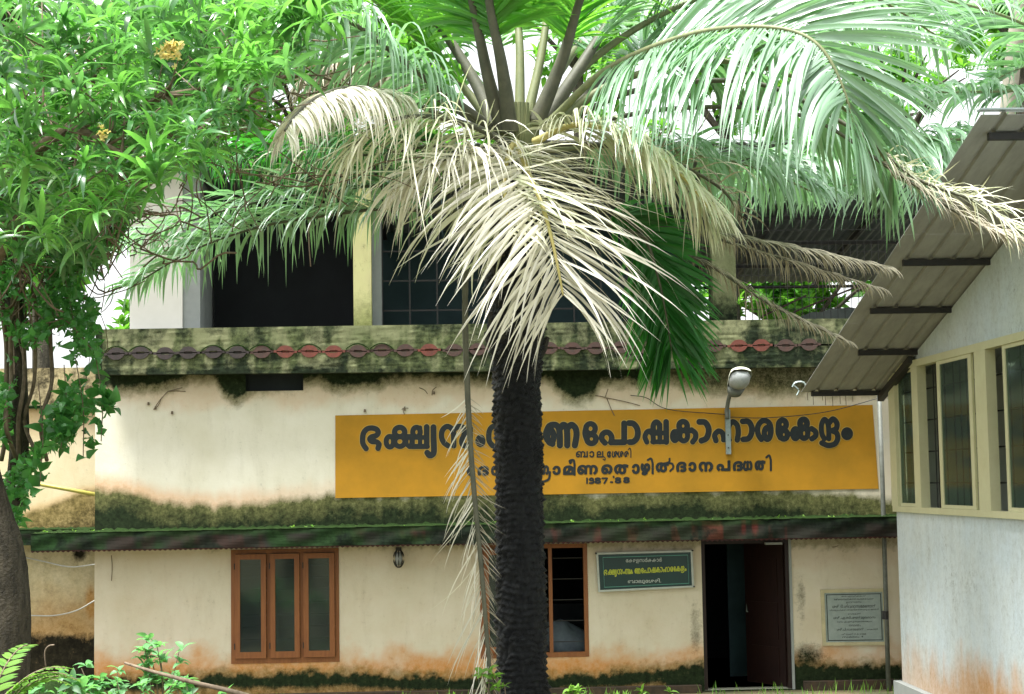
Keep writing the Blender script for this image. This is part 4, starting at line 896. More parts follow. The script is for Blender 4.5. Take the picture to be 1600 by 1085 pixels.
# far trees are seen through the room
# window frame
wn = thing('window', None, None, (XA, YF, zsill)); wn.parent = ann; wn.matrix_parent_inverse = Matrix.Translation(-ann.location); wn['label'] = 'long cream framed sliding window band'
fr = MB(); pr = .05
fr.box(XA-pr, XA+.06, ywin1, YF+.0, zsill-.0, zsill+.07); fr.box(XA-pr, XA+.06, ywin1, YF+.0, z_head-.08, z_head+.005)
def yat(px): return AP(px, 700)[1]
def post(pa, pb, x0=-pr, x1=.06, z0=None, z1=None):
    fr.box(XA+x0, XA+x1, yat(pb), yat(pa), zsill+.071 if z0 is None else z0, z_head-.081 if z1 is None else z1)
post(1397, 1406.5, -pr-.004); post(1433.5, 1443); post(1534, 1552)
subp(fr, 'window_frame', M['cream'], wn)
def sash(pa, pb, fw, x0, pane=True):
    ya, yb = yat(pa), yat(pb); mb = MB(); z0, z1 = zsill+.072, z_head-.082
    w_ = abs(ya-yb)*fw; mb.box(XA+x0, XA+x0+.028, ya-w_, ya, z0, z1); mb.box(XA+x0, XA+x0+.028, yb, yb+w_, z0, z1)
    mb.box(XA+x0, XA+x0+.028, yb+w_, ya-w_, z0, z0+.04); mb.box(XA+x0, XA+x0+.028, yb+w_, ya-w_, z1-.04, z1); subp(mb, 'sash', M['cream'], wn)
    subp(MB().box(XA+x0+.012, XA+x0+.016, yb+w_, ya-w_, z0+.041, z1-.041), 'pane', M['glass2'], wn)
sash(1407, 1433, .04, -.02); sash(1472, 1527, .09, -.035); sash(1527.5, 1544, .10, -.004); sash(1576, 1640, .07, -.03); sash(1645, 1695, .05, -.03)
gr = []
for pxx in (1418, 1424, 1430, 1449, 1453, 1459, 1466, 1480, 1490, 1500, 1510, 1520, 1533, 1560, 1567, 1585, 1595, 1610, 1625):
    y_ = yat(pxx); subp(MB().box(XA+.095, XA+.107, y_-.007, y_+.007, zsill+.02, z_head-.02), 'grille_bar', M['steel'], wn)
for k in range(4): 
    z_ = zsill+.36+.38*k; subp(MB().box(XA+.108, XA+.12, ywin1, YF-.1, z_-.008, z_+.008), 'grille_bar', M['steel'], wn)
# roof sheets: three ribbed sheets visible + beyond the ridge
def rib_sheet(y0, y1, x0, x1, name='roof_sheet'):
    prof = []; xx = x0
    while xx < x1-.001:
        for dx, dz in ((0, 0), (.17, 0), (.185, .028), (.215, .028), (.23, 0)):
            if xx+dx <= x1: prof.append((xx+dx, dz))
        xx += .25
    prof.append((x1, 0)); V = []; F = []; n = len(prof)
    for y_ in (y0, y1):
        for x_, dz in prof: V.append((x_, y_, roofz(y_)+dz))
    for y_ in (y0, y1):
        for x_, dz in prof: V.append((x_, y_, roofz(y_)+dz+.006))
    for i in range(n-1):
        F += [(i, i+1, n+i+1, n+i), (2*n+i, 3*n+i, 3*n+i+1, 2*n+i+1), (i, 2*n+i, 2*n+i+1, i+1), (n+i, n+i+1, 3*n+i+1, 3*n+i)]
    F += [(0, n, 3*n, 2*n), (n-1, 3*n-1, 4*n-1, 2*n-1)]
    return mesh(name, V, F, M['sheet'], ann)
yb_ = np.linspace(YE, YR, 4)
for a_, b_ in zip(yb_[:-1], yb_[1:]): 
    rib_sheet(a_, b_+.003, XV, XV+2.0); rib_sheet(a_, b_+.003, XV+2.003, XV+4.0); rib_sheet(a_, b_+.003, XV+4.003, XV+6.8)
MB().box(XV-.02, XV+6.8, YR-.06, YR+.04, ZR+.035, ZR+.05).build('ridge_cap', M['galv'], ann)
for (xx, yy) in ((1296, 551), (1346, 485), (1399, 409), (1535, 212)):
    p = onX(xx, yy, XV+.04); 
    # slide onto the roof plane
    best = min(np.linspace(YR+.05, YE-.05, 400), key=lambda y_: abs(proj(np.array([XV+.05, y_, roofz(y_)-.03]))[1]-yy)); y_ = best
    MB().box(XV+.06+(0.30 if yy > 500 else .1), XA+.6, y_-.03, y_+.03, roofz(y_)-.075, roofz(y_)-.012).build('purlin', M['steel'], ann)
y_ = YE-.06; MB().box(XV+.12, XA+2, y_-.03, y_+.03, roofz(y_)-.075, roofz(y_)-.012).build('purlin', M['steel'], ann)
rf = MB(); 
rf.prism([(XA-.10, YE-.08, roofz(YE-.08)-.16), (XA-.02, YE-.08, roofz(YE-.08)-.16), (XA-.02, YE-.08, roofz(YE-.08)-.077), (XA-.10, YE-.08, roofz(YE-.08)-.077)], (0, -1.5, 1.5*slope)); rf.build('rafter', M['steel'], ann)
MB().box(XA-.02, XA+6.8, YN-.1, YR-.07, ZR-.02, ZR+.10).build('roof_slab', M['grey'], ann)
MB().box(XA+.004, XA+5.3, YN-.2, YN-.002, -.4, ZR-.03).build('end_wall', M['annexup'], ann)
# broken clip at the verge tip
MB().tube(spline([onY(1238, 605, YE), onY(1243, 598, YE), onY(1256, 598, YE), onY(1262, 612, YE)], 10), .012, 5).build('broken_gutter_clip', M['galv'], ann)
MB().tube(spline([onY(1245, 618, YE), onY(1248, 610, YE), onY(1240, 602, YE)], 8), .012, 5).build('broken_gutter_clip', M['galv'], ann)
for k in range(8):
    px_ = 1262+k*10+random.uniform(-3, 3); MB().tube([onY(px_, 614, YE), onY(px_+1, 624+random.random()*12, YE)], .004, 4).build('dangling_root', M['twig'], ann)
# plinth
MB().box(XA-.10, XA-.003, YN, YF+.06, -.4, AP(1403, 1061)[2]).build('plinth', M['grey'], ann)
MB().box(XA-.003, XA-.0015, YF, YF, 0, 0)

# ================================================================== VEGETATION
LEAFX = np.array([0, .12, .3, .55, .8, 1.0]); LEAFW = np.array([.05, .55, 1.0, .85, .45, .02])
def leaflets(P, D0, Wd, L, W, g, nseg=7, curl=None, fold=0.25, seedv=None, up_=np.array([0, 0, 1.0])):
    """vectorised strips. P base points, D0 directions, Wd width axes, L lengths, W widths, g droop"""
    n = len(P); pts = np.zeros((n, nseg+1, 3)); d = D0/np.linalg.norm(D0, axis=1)[:, None]; pts[:, 0] = P; dirs = [d.copy()]
    for k in range(nseg):
        pts[:, k+1] = pts[:, k]+d*(L/nseg)[:, None]
        d = d+np.array([0, 0, -1.0])*(g*(0.5+k*0.35))[:, None]
        if curl is not None: d = d+curl*0.06
        d /= np.linalg.norm(d, axis=1)[:, None]; dirs.append(d.copy())
    t = np.linspace(0, 1, nseg+1); prof = np.clip(np.minimum(1, t*6+.25)*np.minimum(1, (1-t)*2.2+.03), 0, 1)
    V = np.zeros((n, nseg+1, 3, 3))
    for k in range(nseg+1):
        dd = dirs[k]; w_ = Wd-dd*np.sum(Wd*dd, 1)[:, None]; w_ /= np.linalg.norm(w_, axis=1)[:, None]+1e-9
        nrm = np.cross(w_, dd)
        hw = (W*prof[k]/2)[:, None]
        V[:, k, 0] = pts[:, k]-w_*hw+nrm*hw*fold; V[:, k, 1] = pts[:, k]; V[:, k, 2] = pts[:, k]+w_*hw+nrm*hw*fold
    V = V.reshape(-1, 3); base = (np.arange(n)*(nseg+1)*3)[:, None]
    F = []
    for k in range(nseg):
        for j in range(2):
            a = k*3+j; F.append(np.stack([base[:, 0]+a, base[:, 0]+a+1, base[:, 0]+a+4, base[:, 0]+a+3], -1))
    F = np.concatenate(F); var = np.repeat(rng.random(n)*.98 if seedv is None else seedv, (nseg+1)*3)
    return V, F, var
def fastmesh(name, V, F, mat, parent, var=None, smooth=True):
    me = bpy.data.meshes.new(name); nv, nf = len(V), len(F); k = F.shape[1]
    me.vertices.add(nv); me.vertices.foreach_set('co', np.asarray(V, np.float32).ravel()); me.loops.add(nf*k); me.loops.foreach_set('vertex_index', np.asarray(F, np.int32).ravel())
    me.polygons.add(nf); me.polygons.foreach_set('loop_start', np.arange(0, nf*k, k, dtype=np.int32))
    if var is not None: a = me.attributes.new('var', 'FLOAT', 'POINT'); a.data.foreach_set('value', np.asarray(var, np.float32))
    me.update(calc_edges=True); me.validate(); return link(name, me, parent, mat, smooth)
def frond(palm, pts, n, L, W, g, mat, petmat, roll=0, fwd=35, lift=.25, r0=.035, r1=.008, start=.15, lat=None, sides=(1, -1), ragged=.15, label=None, thin=1.0, gap=0.0, endL=.45):
    R = spline([atD(*p) for p in pts], 60); seg = np.linalg.norm(np.diff(R, axis=0), axis=1); s = np.concatenate([[0], np.cumsum(seg)]); s /= s[-1]
    T = np.gradient(R, axis=0); T /= np.linalg.norm(T, axis=1)[:, None]
    mb = MB(); rr = r0+(r1-r0)*np.linspace(0, 1, 60)**.7
    fo = None
    VV = []; FF = []; AA = []; nb = 0
    for sd_ in sides:
        t = np.clip(np.linspace(start, 1, n)+rng.normal(0, .3/n, n), start, .998); 
        if gap: t = t[rng.random(len(t)) > gap]
        P = np.stack([np.interp(t, s, R[:, i]) for i in range(3)], -1); TT = np.stack([np.interp(t, s, T[:, i]) for i in range(3)], -1); TT /= np.linalg.norm(TT, axis=1)[:, None]
        if lat is not None:
            S = np.tile(np.array(lat, float), (len(t), 1)); S -= TT*np.sum(S*TT, 1)[:, None]; S /= np.linalg.norm(S, axis=1)[:, None]; Nn = np.cross(S, TT)
            Nn *= np.where(Nn[:, 1:2] < 0, 1, -1)
        else:
            Nn = np.array([0, 0, 1.0])-TT*TT[:, 2:3]; Nn /= np.linalg.norm(Nn, axis=1)[:, None]+1e-6; S = np.cross(TT, Nn)
        c, s2 = math.cos(R_(roll)), math.sin(R_(roll)); S2 = S*c+Nn*s2; N2 = Nn*c-S*s2
        f = R_(fwd)+(t-start)/(1-start)*R_(25)+rng.normal(0, R_(6)*(1+ragged*3), len(t))
        D0 = S2*sd_*np.cos(f)[:, None]+TT*np.sin(f)[:, None]+N2*(lift+rng.normal(0, ragged, len(t)))[:, None]
        env = np.minimum(1, .55+(t-start)*2.2)*np.minimum(1, endL+(1-t)*1.6)
        Ls = L*env*(1+rng.normal(0, ragged*.9, len(t))); Ls = np.clip(Ls, .12*L, 1.5*L)
        Ws = W*(1+rng.normal(0, .15, len(t))); gg = np.clip(g*(1+rng.normal(0, ragged*2.2, len(t))), .002, 1)
        cu = rng.normal(0, 1, (len(t), 3))*ragged*3
        v, f_, a_ = leaflets(P, D0, TT+N2*.35*sd_+rng.normal(0, .25, (len(t), 3)), Ls, Ws, gg, curl=cu)
        VV.append(v); FF.append(f_+nb); AA.append(a_); nb += len(v)
    fo = fastmesh('frond', np.vstack(VV), np.vstack(FF), mat, palm, np.concatenate(AA))
    if label: fo['label'] = label
    mb.tube(R, rr, 7); me = bpy.data.meshes.new('midrib'); me.from_pydata(mb.V, [], mb.F); me.update(); me.materials.append(petmat)
    o = bpy.data.objects.new('midrib', me); C.objects.link(o); o.parent = fo; o.matrix_parent_inverse = (Matrix.Translation(-palm.location)).inverted() @ Matrix.Translation(-palm.location)
    me.polygons.foreach_set('use_smooth', [True]*len(me.polygons))
    return fo
# ---- palm
DP = 13.5
pb = atD(812, 1130, DP); pt_ = atD(806, 235, DP)
palm = thing('palm_tree', 'black trunked palm in the centre with cream dry fronds hanging from its green crown', 'palm tree', (pb[0], pb[1], 0.1))
nz_, na = 420, 96; V = np.zeros((nz_+1, na, 3)); path = spline([atD(818, 1200, DP), atD(815, 1000, DP), atD(812, 800, DP), atD(808, 600, DP), atD(806, 400, DP), atD(806, 240, DP)], nz_+1)
th = np.linspace(0, 2*math.pi, na, endpoint=False)
wpx = np.interp(np.linspace(0, 1, nz_+1), [0, .15, .4, .62, .68, .74, .85, 1], [45, 41.5, 38.5, 39, 46, 50, 44, 26])
for i in range(nz_+1):
    zc_ = path[i][2]; row = (zc_+.05*(vnoise(np.cos(th)*1.5+9, np.sin(th)*1.5+zc_*2+9, 75, 3)-.5)*2)/0.05; fr_ = row % 1
    wob = vnoise(np.cos(th)*4+np.floor(row)*7.3, np.sin(th)*4+np.floor(row)*1.7+50, 71, 3)
    wob2 = vnoise(np.cos(th)*6+40, np.full(na, zc_*14)+np.sin(th)*6+40, 72, 4)
    rr = wpx[i]/F_PX*DP*(0.90+0.20*(1-fr_)**1.2*np.clip(wob*1.8-.45, 0, 1.2)+.20*(wob2-.5))
    ph = (zc_/0.058+th/(2*math.pi)*3); rr = rr+0.0*ph
    V[i, :, 0] = path[i][0]+rr*np.cos(th); V[i, :, 1] = path[i][1]+rr*np.sin(th); V[i, :, 2] = zc_+.025*(wob-.5)
Vt = V.reshape(-1, 3); ii, kk = np.meshgrid(np.arange(nz_), np.arange(na), indexing='ij'); a = (ii*na+kk).ravel(); b = (ii*na+(kk+1) % na).ravel()
fastmesh('trunk', Vt, np.stack([a, b, b+na, a+na], -1), M['trunk'], palm, smooth=False)
mb = MB()   # old leaf bases
for k in range(90):
    u = k/90; py_ = 560-330*u; ang = k*2.39996; rad = (46 if u < .5 else 46-30*(u-.5)*2)/F_PX*DP; c0 = atD(806, py_, DP)
    o1 = np.array([math.cos(ang), math.sin(ang), 0]); p0 = c0+o1*rad*.7; ln_ = random.uniform(.08, .2); p1 = p0+o1*ln_*.5+np.array([0, 0, ln_*.9])
    mb.tube([p0, (p0+p1)/2+o1*.01, p1], [.055, .04, .02], 6)
mb.build('leaf_bases', M['boot'], palm)
mb = MB()
for k in range(26):
    ang = k*2.4; c0 = atD(808, 215, DP); o1 = np.array([math.cos(ang), math.sin(ang), 0]); p0 = c0+o1*.06+np.array([0, 0, -.25]); mb.tube([p0, p0+o1*.08+np.array([0, 0, .25]), p0+o1*.12+np.array([0, 0, .5])], [.05, .045, .02], 6)
mb.build('crown_heart', M['petiole'], palm)
G_, B_l, DK, DRY, DRY2, OLD = (M[k] for k in ('frond', 'frondbright', 'fronddark', 'fronddry', 'fronddry2', 'frondold')); PE, PD, PY_ = M['petiole'], M['petdark'], M['petyellow']
fr_ = lambda *a, **k: frond(palm, *a, **k)
# hanging dry ones
fr_([(806, 222, 13.3), (822, 262, 12.9), (850, 330, 12.6), (868, 400, 12.5), (880, 462, 12.5)], 88, 1.05, .022, .085, DRY, PY_, lat=(1, 0, 0), fwd=25, lift=.1, start=.04, r0=.03, endL=.62, label='cream dry frond hanging in front of the trunk')
fr_([(800, 226, 13.2), (790, 262, 12.9), (790, 320, 12.7), (800, 370, 12.6)], 60, .9, .02, .12, DRY2, PY_, lat=(1, -.2, 0), fwd=15, lift=.12, start=.05, r0=.028, ragged=.25)
fr_([(835, 222, 13.3), (900, 195, 13.0), (980, 213, 12.8), (1060, 270, 12.6), (1112, 330, 12.6)], 100, .85, .024, .17, DRY2, PY_, roll=12, fwd=22, lift=0, start=.10, ragged=.10, label='pale dry frond arching to the right of the trunk')
fr_([(838, 225, 13.5), (920, 225, 13.4), (1020, 240, 13.3), (1120, 290, 13.2), (1160, 340, 13.2)], 55, .5, .012, .2, OLD, PD, roll=15, fwd=20, start=.2, ragged=.3)
fr_([(795, 225, 13.2), (735, 196, 12.9), (660, 182, 12.7), (590, 195, 12.5), (545, 235, 12.4)], 62, .9, .014, .22, DRY2, PD, lift=-.1, fwd=22, start=.10, ragged=.28)
fr_([(790, 232, 13.3), (740, 236, 13.0), (680, 255, 12.8), (630, 290, 12.7)], 70, .8, .018, .2, DRY, PD, lift=0, fwd=25, start=.08, ragged=.24)
fr_([(788, 215, 13.6), (700, 185, 13.6), (620, 150, 13.0), (555, 137, 12.3), (500, 150, 11.7), (462, 180, 11.4), (445, 205, 11.3)], 120, .62, .020, .34, DRY, PD, lift=-.2, fwd=20, start=.35, ragged=.10, sides=(1, -1), label='cream curled frond tip drooping at the left')
fr_([(785, 212, 13.8), (700, 165, 13.9), (610, 110, 13.8), (530, 95, 13.6), (470, 125, 13.5)], 80, .6, .018, .26, OLD, PD, lift=-.1, fwd=20, start=.4, ragged=.18)
# big green to the right
BIG = [(860, 190, 13.3), (950, 108, 12.9), (1080, 54, 12.5), (1200, 43, 12.1), (1275, 68, 11.9), (1318, 140, 11.8), (1338, 225, 11.8)]
fr_(BIG, 150, 1.4, .036, .17, G_, PE, roll=-20, fwd=0, lift=-.25, start=.22, r0=.036, ragged=.08, sides=(1,), label='large glossy green frond arching over the right side')
fr_(BIG, 115, 1.2, .036, .05, G_, PE, roll=-35, fwd=32, lift=.2, start=.32, r0=.034, ragged=.08, sides=(-1,))
fr_([(862, 195, 13.6), (960, 130, 13.6), (1100, 95, 13.5), (1240, 120, 13.4), (1340, 190, 13.3), (1400, 280, 13.3)], 120, 1.15, .04, .2, G_, PE, roll=20, fwd=25, start=.3, r0=.045, ragged=.12)
fr_([(850, 185, 13.8), (930, 90, 14.0), (1060, 10, 14.2), (1200, -30, 14.4), (1350, -10, 14.6), (1470, 60, 14.8)], 110, 1.15, .036, .17, G_, PE, roll=15, fwd=25, start=.3, r0=.045, ragged=.12)
# left arching greens
fr_([(775, 205, 13.4), (700, 150, 13.1), (620, 86, 12.8), (550, 36, 12.6), (470, 10, 12.4), (390, 20, 12.3)], 110, .85, .028, .3, G_, PD, lift=-.1, fwd=20, start=.22, r0=.045, ragged=.15)
fr_([(780, 208, 13.8), (710, 120, 14.0), (630, 40, 14.2), (540, -30, 14.4), (440, -50, 14.5)], 75, 1.1, .045, .09, B_l, PE, fwd=28, start=.2, r0=.05)
fr_([(778, 262, 14.0), (690, 285, 14.2), (560, 292, 14.4), (420, 312, 14.6), (300, 344, 14.8), (175, 388, 15.0)], 130, .70, .024, .22, G_, PD, fwd=18, start=.15, r0=.03, ragged=.18)
fr_([(786, 318, 13.9), (700, 330, 14.1), (600, 326, 14.3), (500, 338, 14.4), (400, 356, 14.6), (300, 392, 14.8), (205, 448, 15.0)], 120, .78, .026, .22, G_, PD, fwd=18, start=.2, r0=.032, ragged=.15, label='long green frond drooping over the upper floor at the left')
# lower right
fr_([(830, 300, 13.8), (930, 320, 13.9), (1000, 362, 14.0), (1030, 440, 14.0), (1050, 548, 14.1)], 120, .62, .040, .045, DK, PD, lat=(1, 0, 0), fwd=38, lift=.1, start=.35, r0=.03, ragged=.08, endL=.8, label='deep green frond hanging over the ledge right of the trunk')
fr_([(840, 330, 13.9), (930, 345, 14.0), (1010, 372, 14.0), (1110, 416, 14.2), (1200, 474, 14.4), (1320, 532, 14.7)], 62, .36, .011, .16, OLD, PD, roll=0, lift=.05, fwd=38, start=.45, r0=.026, ragged=.07)
fr_([(850, 318, 14.0), (1000, 338, 14.0), (1110, 362, 14.1), (1250, 389, 14.4), (1385, 417, 14.7)], 75, .45, .011, .18, OLD, PD, roll=0, lift=0, fwd=32, start=.45, r0=.022, ragged=.07)
fr_([(870, 335, 14.2), (1050, 355, 14.3), (1180, 392, 14.5), (1290, 425, 14.7), (1372, 450, 14.8)], 60, .38, .010, .2, OLD, PD, roll=0, lift=0, fwd=32, start=.5, r0=.018, ragged=.08)
fr_([(845, 235, 13.9), (960, 228, 14.2), (1080, 240, 14.5), (1180, 262, 14.8), (1270, 300, 15.0)], 110, .95, .036, .3, G_, PE, fwd=12, start=.2, r0=.03, ragged=.14)
fr_([(780, 240, 13.9), (690, 228, 14.1), (600, 240, 14.3), (500, 250, 14.5), (420, 275, 14.7)], 65, .6, .014, .26, DRY2, PD, fwd=12, start=.3, r0=.02, ragged=.3)
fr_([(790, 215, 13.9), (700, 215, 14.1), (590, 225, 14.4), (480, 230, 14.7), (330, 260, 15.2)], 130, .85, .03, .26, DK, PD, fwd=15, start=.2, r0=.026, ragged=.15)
# dead hanging midrib left of the trunk
fr_([(768, 270, 13.3), (738, 330, 13.2), (727, 440, 13.1), (730, 600, 13.05), (739, 750, 13.0), (753, 900, 13.0), (768, 1090, 13.0)], 80, .55, .010, .09, DRY, PD, lat=(1, 0, 0), fwd=48, lift=.05, start=.44, r0=.036, r1=.016, sides=(-1,), ragged=.2, label='dead frond hanging straight down left of the trunk', endL=.8)
fr_([(769, 270, 13.35), (739, 330, 13.25), (728, 440, 13.15), (731, 600, 13.1), (740, 750, 13.05), (754, 900, 13.05), (769, 1090, 13.05)], 95, .24, .006, .03, OLD, PD, lat=(1, 0, 0), fwd=38, lift=.0, start=.44, r0=.030, r1=.012, sides=(1,), ragged=.12)
# upright crown fronds, leaving the frame at the top
uprights = [([(786, 205, 13.35), (762, 120, 13.2), (737, 0, 13.0), (700, -150, 12.6), (600, -260, 12.2), (480, -300, 12.0)], PD),
    ([(797, 205, 13.3), (785, 110, 13.1), (764, 0, 12.9), (745, -160, 12.5), (720, -290, 12.0), (700, -350, 11.4)], PD),
    ([(812, 200, 13.7), (812, 80, 13.9), (806, 0, 14.1), (790, -180, 14.5), (760, -300, 15.0), (740, -330, 15.6)], PE),
    ([(820, 200, 13.6), (845, 90, 13.8), (858, 0, 14.0), (880, -160, 14.5), (900, -280, 15.0), (930, -300, 15.6)], PE),
    ([(838, 192, 13.4), (878, 95, 13.3), (906, 0, 13.1), (950, -120, 12.7), (1040, -220, 12.2), (1160, -250, 11.9)], PD),
    ([(848, 195, 13.5), (905, 108, 13.6), (955, 30, 13.8), (1030, -70, 14.0), (1150, -150, 14.3), (1280, -150, 14.6)], PD),
    ([(780, 210, 13.5), (738, 120, 13.7), (672, 20, 13.9), (580, -90, 14.2), (450, -150, 14.5), (330, -120, 14.8)], PD),
    ([(852, 198, 13.7), (930, 140, 14.0), (1020, 70, 14.4), (1130, 0, 14.9), (1260, -50, 15.4), (1400, -50, 15.9)], PD),
    ([(800, 200, 14.0), (790, 120, 14.5), (760, 20, 15.2), (700, -50, 16.0), (640, -70, 16.8)], PE),
    ([(826, 200, 14.0), (870, 120, 14.5), (930, 40, 15.2), (1000, -10, 16.0), (1080, -10, 16.8)], PE)]
for k, (pts, pm) in enumerate(uprights):
    pts = pts[:4] if k < 8 else pts
    fr_(pts, 85, 1.05, .032, .09, B_l if k not in (5, 7) else G_, pm, fwd=30, start=.40 if k < 8 else .3, r0=.075 if k not in (2, 3, 8, 9) else .05, r1=.02, ragged=.12)

# ---- second palm off to the right
p0 = atD(1740, 160, 22)
palm2 = thing('palm_tree', 'neighbouring palm whose green fronds reach in over the sheet roof from the right edge', 'palm tree', (p0[0], p0[1], 0.1))
MB().tube([(p0[0], p0[1], 0), (p0[0]+.05, p0[1], 3), (p0[0], p0[1], p0[2])], [.24, .21, .19], 14).build('trunk', M['bark2'], palm2, True)
def f2(pts, n, L, W, g, *a, **k):
    pts = [(x_, y_, 16.6+(x_-1200)/540*5.2) for x_, y_, d_ in pts]
    return frond(palm2, pts, n, L*1.22, W*1.22, g, *a, **k)
f2([(1740, 160, 16), (1650, 140, 16), (1560, 143, 16), (1450, 144, 15.9), (1330, 143, 15.8), (1270, 160, 15.8)], 110, .62, .04, .26, G_, PE, fwd=30, start=.05, r0=.03)
f2([(1740, 165, 15.8), (1650, 190, 15.8), (1520, 217, 15.7), (1400, 215, 15.6), (1290, 222, 15.6), (1210, 240, 15.6)], 120, .95, .042, .28, G_, PE, fwd=25, start=.1, r0=.03, ragged=.1)
f2([(1740, 180, 15.6), (1620, 235, 15.4), (1480, 245, 15.2), (1340, 250, 15.0), (1230, 258, 14.9), (1165, 285, 14.9)], 130, 1.15, .044, .30, G_, PE, fwd=25, start=.1, r0=.03, ragged=.12)
f2([(1740, 150, 15.5), (1660, 95, 15.4), (1590, 108, 15.3), (1540, 135, 15.3)], 50, .6, .045, .03, G_, PE, fwd=40, start=.1, r0=.03)
f2([(1740, 150, 16.4), (1640, 60, 16.5), (1520, 10, 16.6), (1400, 0, 16.7), (1320, 40, 16.7)], 110, 1.05, .045, .2, G_, PE, fwd=30, start=.1, r0=.03)
fr_([(866, 198, 13.4), (1000, 140, 13.2), (1180, 130, 12.9), (1330, 200, 12.6), (1430, 278, 12.4), (1530, 318, 12.2), (1625, 385, 12.1)], 75, .62, .011, .12, DRY2, PD, fwd=25, start=.68, r0=.03, ragged=.25, label='long thin frond whose dry tip hangs over the sheet roof')
fr_([(870, 205, 13.6), (1050, 170, 13.5), (1250, 180, 13.2), (1400, 270, 12.9), (1500, 335, 12.8), (1580, 370, 12.7)], 75, .5, .010, .16, OLD, PD, fwd=35, start=.7, r0=.026, ragged=.15)
f2([(1740, 250, 14.9), (1600, 262, 14.7), (1480, 280, 14.6), (1360, 285, 14.5), (1260, 300, 14.5)], 85, .75, .038, .22, G_, PE, fwd=30, start=.15, r0=.022, ragged=.14)

# ---- leaf shapes
def leafstrip(L, W, droop, fold=.3, nseg=6, shape='lance'):
    t = np.linspace(0, 1, nseg+1)
    w = {'lance': np.sin(np.pi*np.clip(t, 0, 1)**.75)**.85, 'heart': np.interp(t, [0, .12, .3, .6, 1], [.1, .85, 1, .6, .02])}[shape]
    w = np.clip(w, .03, 1)*W/2; V = []; x = 0; z = 0; a = 0.25
    for k in range(nseg+1):
        V += [(x, -w[k], z+w[k]*fold), (x, 0, z), (x, w[k], z+w[k]*fold)]
        x += L/nseg*math.cos(a); z += L/nseg*math.sin(a); a -= droop/nseg
    F = []
    for k in range(nseg):
        for j in range(2): F.append((k*3+j, (k+1)*3+j, (k+1)*3+j+1, k*3+j+1))
    return np.array(V), np.array(F)
def whorl(nl, L, W, spread=1.0, droop=1.1, shape='lance', nseg=5):
    VV = []; FF = []; AA = []; nb = 0; base = random.random()
    for k in range(nl):
        v, f = leafstrip(L*random.uniform(.6, 1.15), W*random.uniform(.8, 1.15), droop*random.uniform(.6, 1.4), nseg=nseg, shape=shape)
        el = R_(random.uniform(-25, 65))*spread; az = k*2.4+random.uniform(-.3, .3)
        Mx = Matrix.Rotation(az, 3, 'Z') @ Matrix.Rotation(-el, 3, 'Y') @ Matrix.Rotation(random.uniform(-.5, .5), 3, 'X')
        v = v@np.array(Mx).T; v[:, 2] += random.uniform(-.06, .0)*(L/.25)
        VV.append(v); FF.append(f+nb); AA.append(np.full(len(v), (base+random.uniform(-.12, .12)) % .98)); nb += len(v)
    return np.vstack(VV), np.vstack(FF), np.concatenate(AA)
def rand_rot(maxtilt):
    az = random.uniform(0, 2*math.pi); tilt = random.uniform(0, maxtilt); a2 = random.uniform(0, 2*math.pi)
    return np.array(Matrix.Rotation(az, 3, 'Z') @ Matrix.Rotation(tilt, 3, 'X') @ Matrix.Rotation(a2, 3, 'Z'))
def scatter(name, places, protos, mat, parent, smin=.7, smax=1.2, tilt=1.0, kind='stuff'):
    VV = []; FF = []; AA = []; nb = 0
    for p in places:
        v, f, a = protos[random.randrange(len(protos))]; s = random.uniform(smin, smax); v2 = (v*s)@rand_rot(tilt).T+np.array(p); VV.append(v2); FF.append(f+nb); AA.append((a+random.uniform(-.06, .06)) % .98); nb += len(v2)
    o = fastmesh(name, np.vstack(VV), np.vstack(FF), mat, parent, np.concatenate(AA)); tag(o, kind=kind); return o
# ---- mango tree (left foreground)
q0 = atD(5, 1090, 12.5)
mango = thing('mango_tree', 'large leafy tree with long narrow leaves and grey bark filling the upper left', 'tree', (q0[0], q0[1], .2))
tr = MB(); pth = spline([atD(0, 1180, 12.5), atD(4, 1085, 12.5), atD(6, 960, 12.5), atD(-4, 860, 12.5), atD(-28, 770, 12.5), atD(-60, 640, 12.4), atD(-60, 400, 12.2), atD(-20, 150, 12.0), atD(30, -80, 12)], 60)
rr = np.interp(np.linspace(0, 1, 60), [0, .1, .25, .4, .6, 1], [.22, .19, .20, .19, .17, .10]); n = 28; V = []
for i in range(60):
    for k in range(n):
        t = 2*math.pi*k/n; q = rr[i]*(1+.16*(float(vnoise(np.array([t*1.5]), np.array([i*.25]), 81, 3)[0])-.5)); V.append((pth[i][0]+q*math.cos(t), pth[i][1]+q*math.sin(t), pth[i][2]))
F = [(i*n+k, i*n+(k+1) % n, (i+1)*n+(k+1) % n, (i+1)*n+k) for i in range(59) for k in range(n)]
mesh('trunk', V, F, M['bark'], mango, True)
br = MB(); tips = []
limbs = [([(-20, 420, 12.2), (60, 300, 12.0), (160, 200, 11.8), (260, 150, 11.5)], .07), ([(-20, 350, 12.2), (80, 200, 12.3), (180, 90, 12.5), (330, 20, 12.8)], .08), ([(-20, 300, 12.1), (40, 250, 11.2), (110, 200, 10.6), (190, 240, 10.2)], .05),
         ([(160, 200, 11.8), (260, 210, 11.6), (360, 170, 11.4), (450, 60, 11.3)], .04), ([(0, 100, 12), (150, 20, 12.3), (330, -40, 12.6), (480, -60, 12.9)], .06), ([(60, 300, 12), (160, 330, 11.6), (220, 280, 11.2)], .03), ([(260, 150, 11.5), (380, 130, 12.2), (500, 120, 13.0), (590, 170, 13.2)], .025), ([(0, 100, 12), (60, 120, 11), (120, 90, 10.5)], .03)]
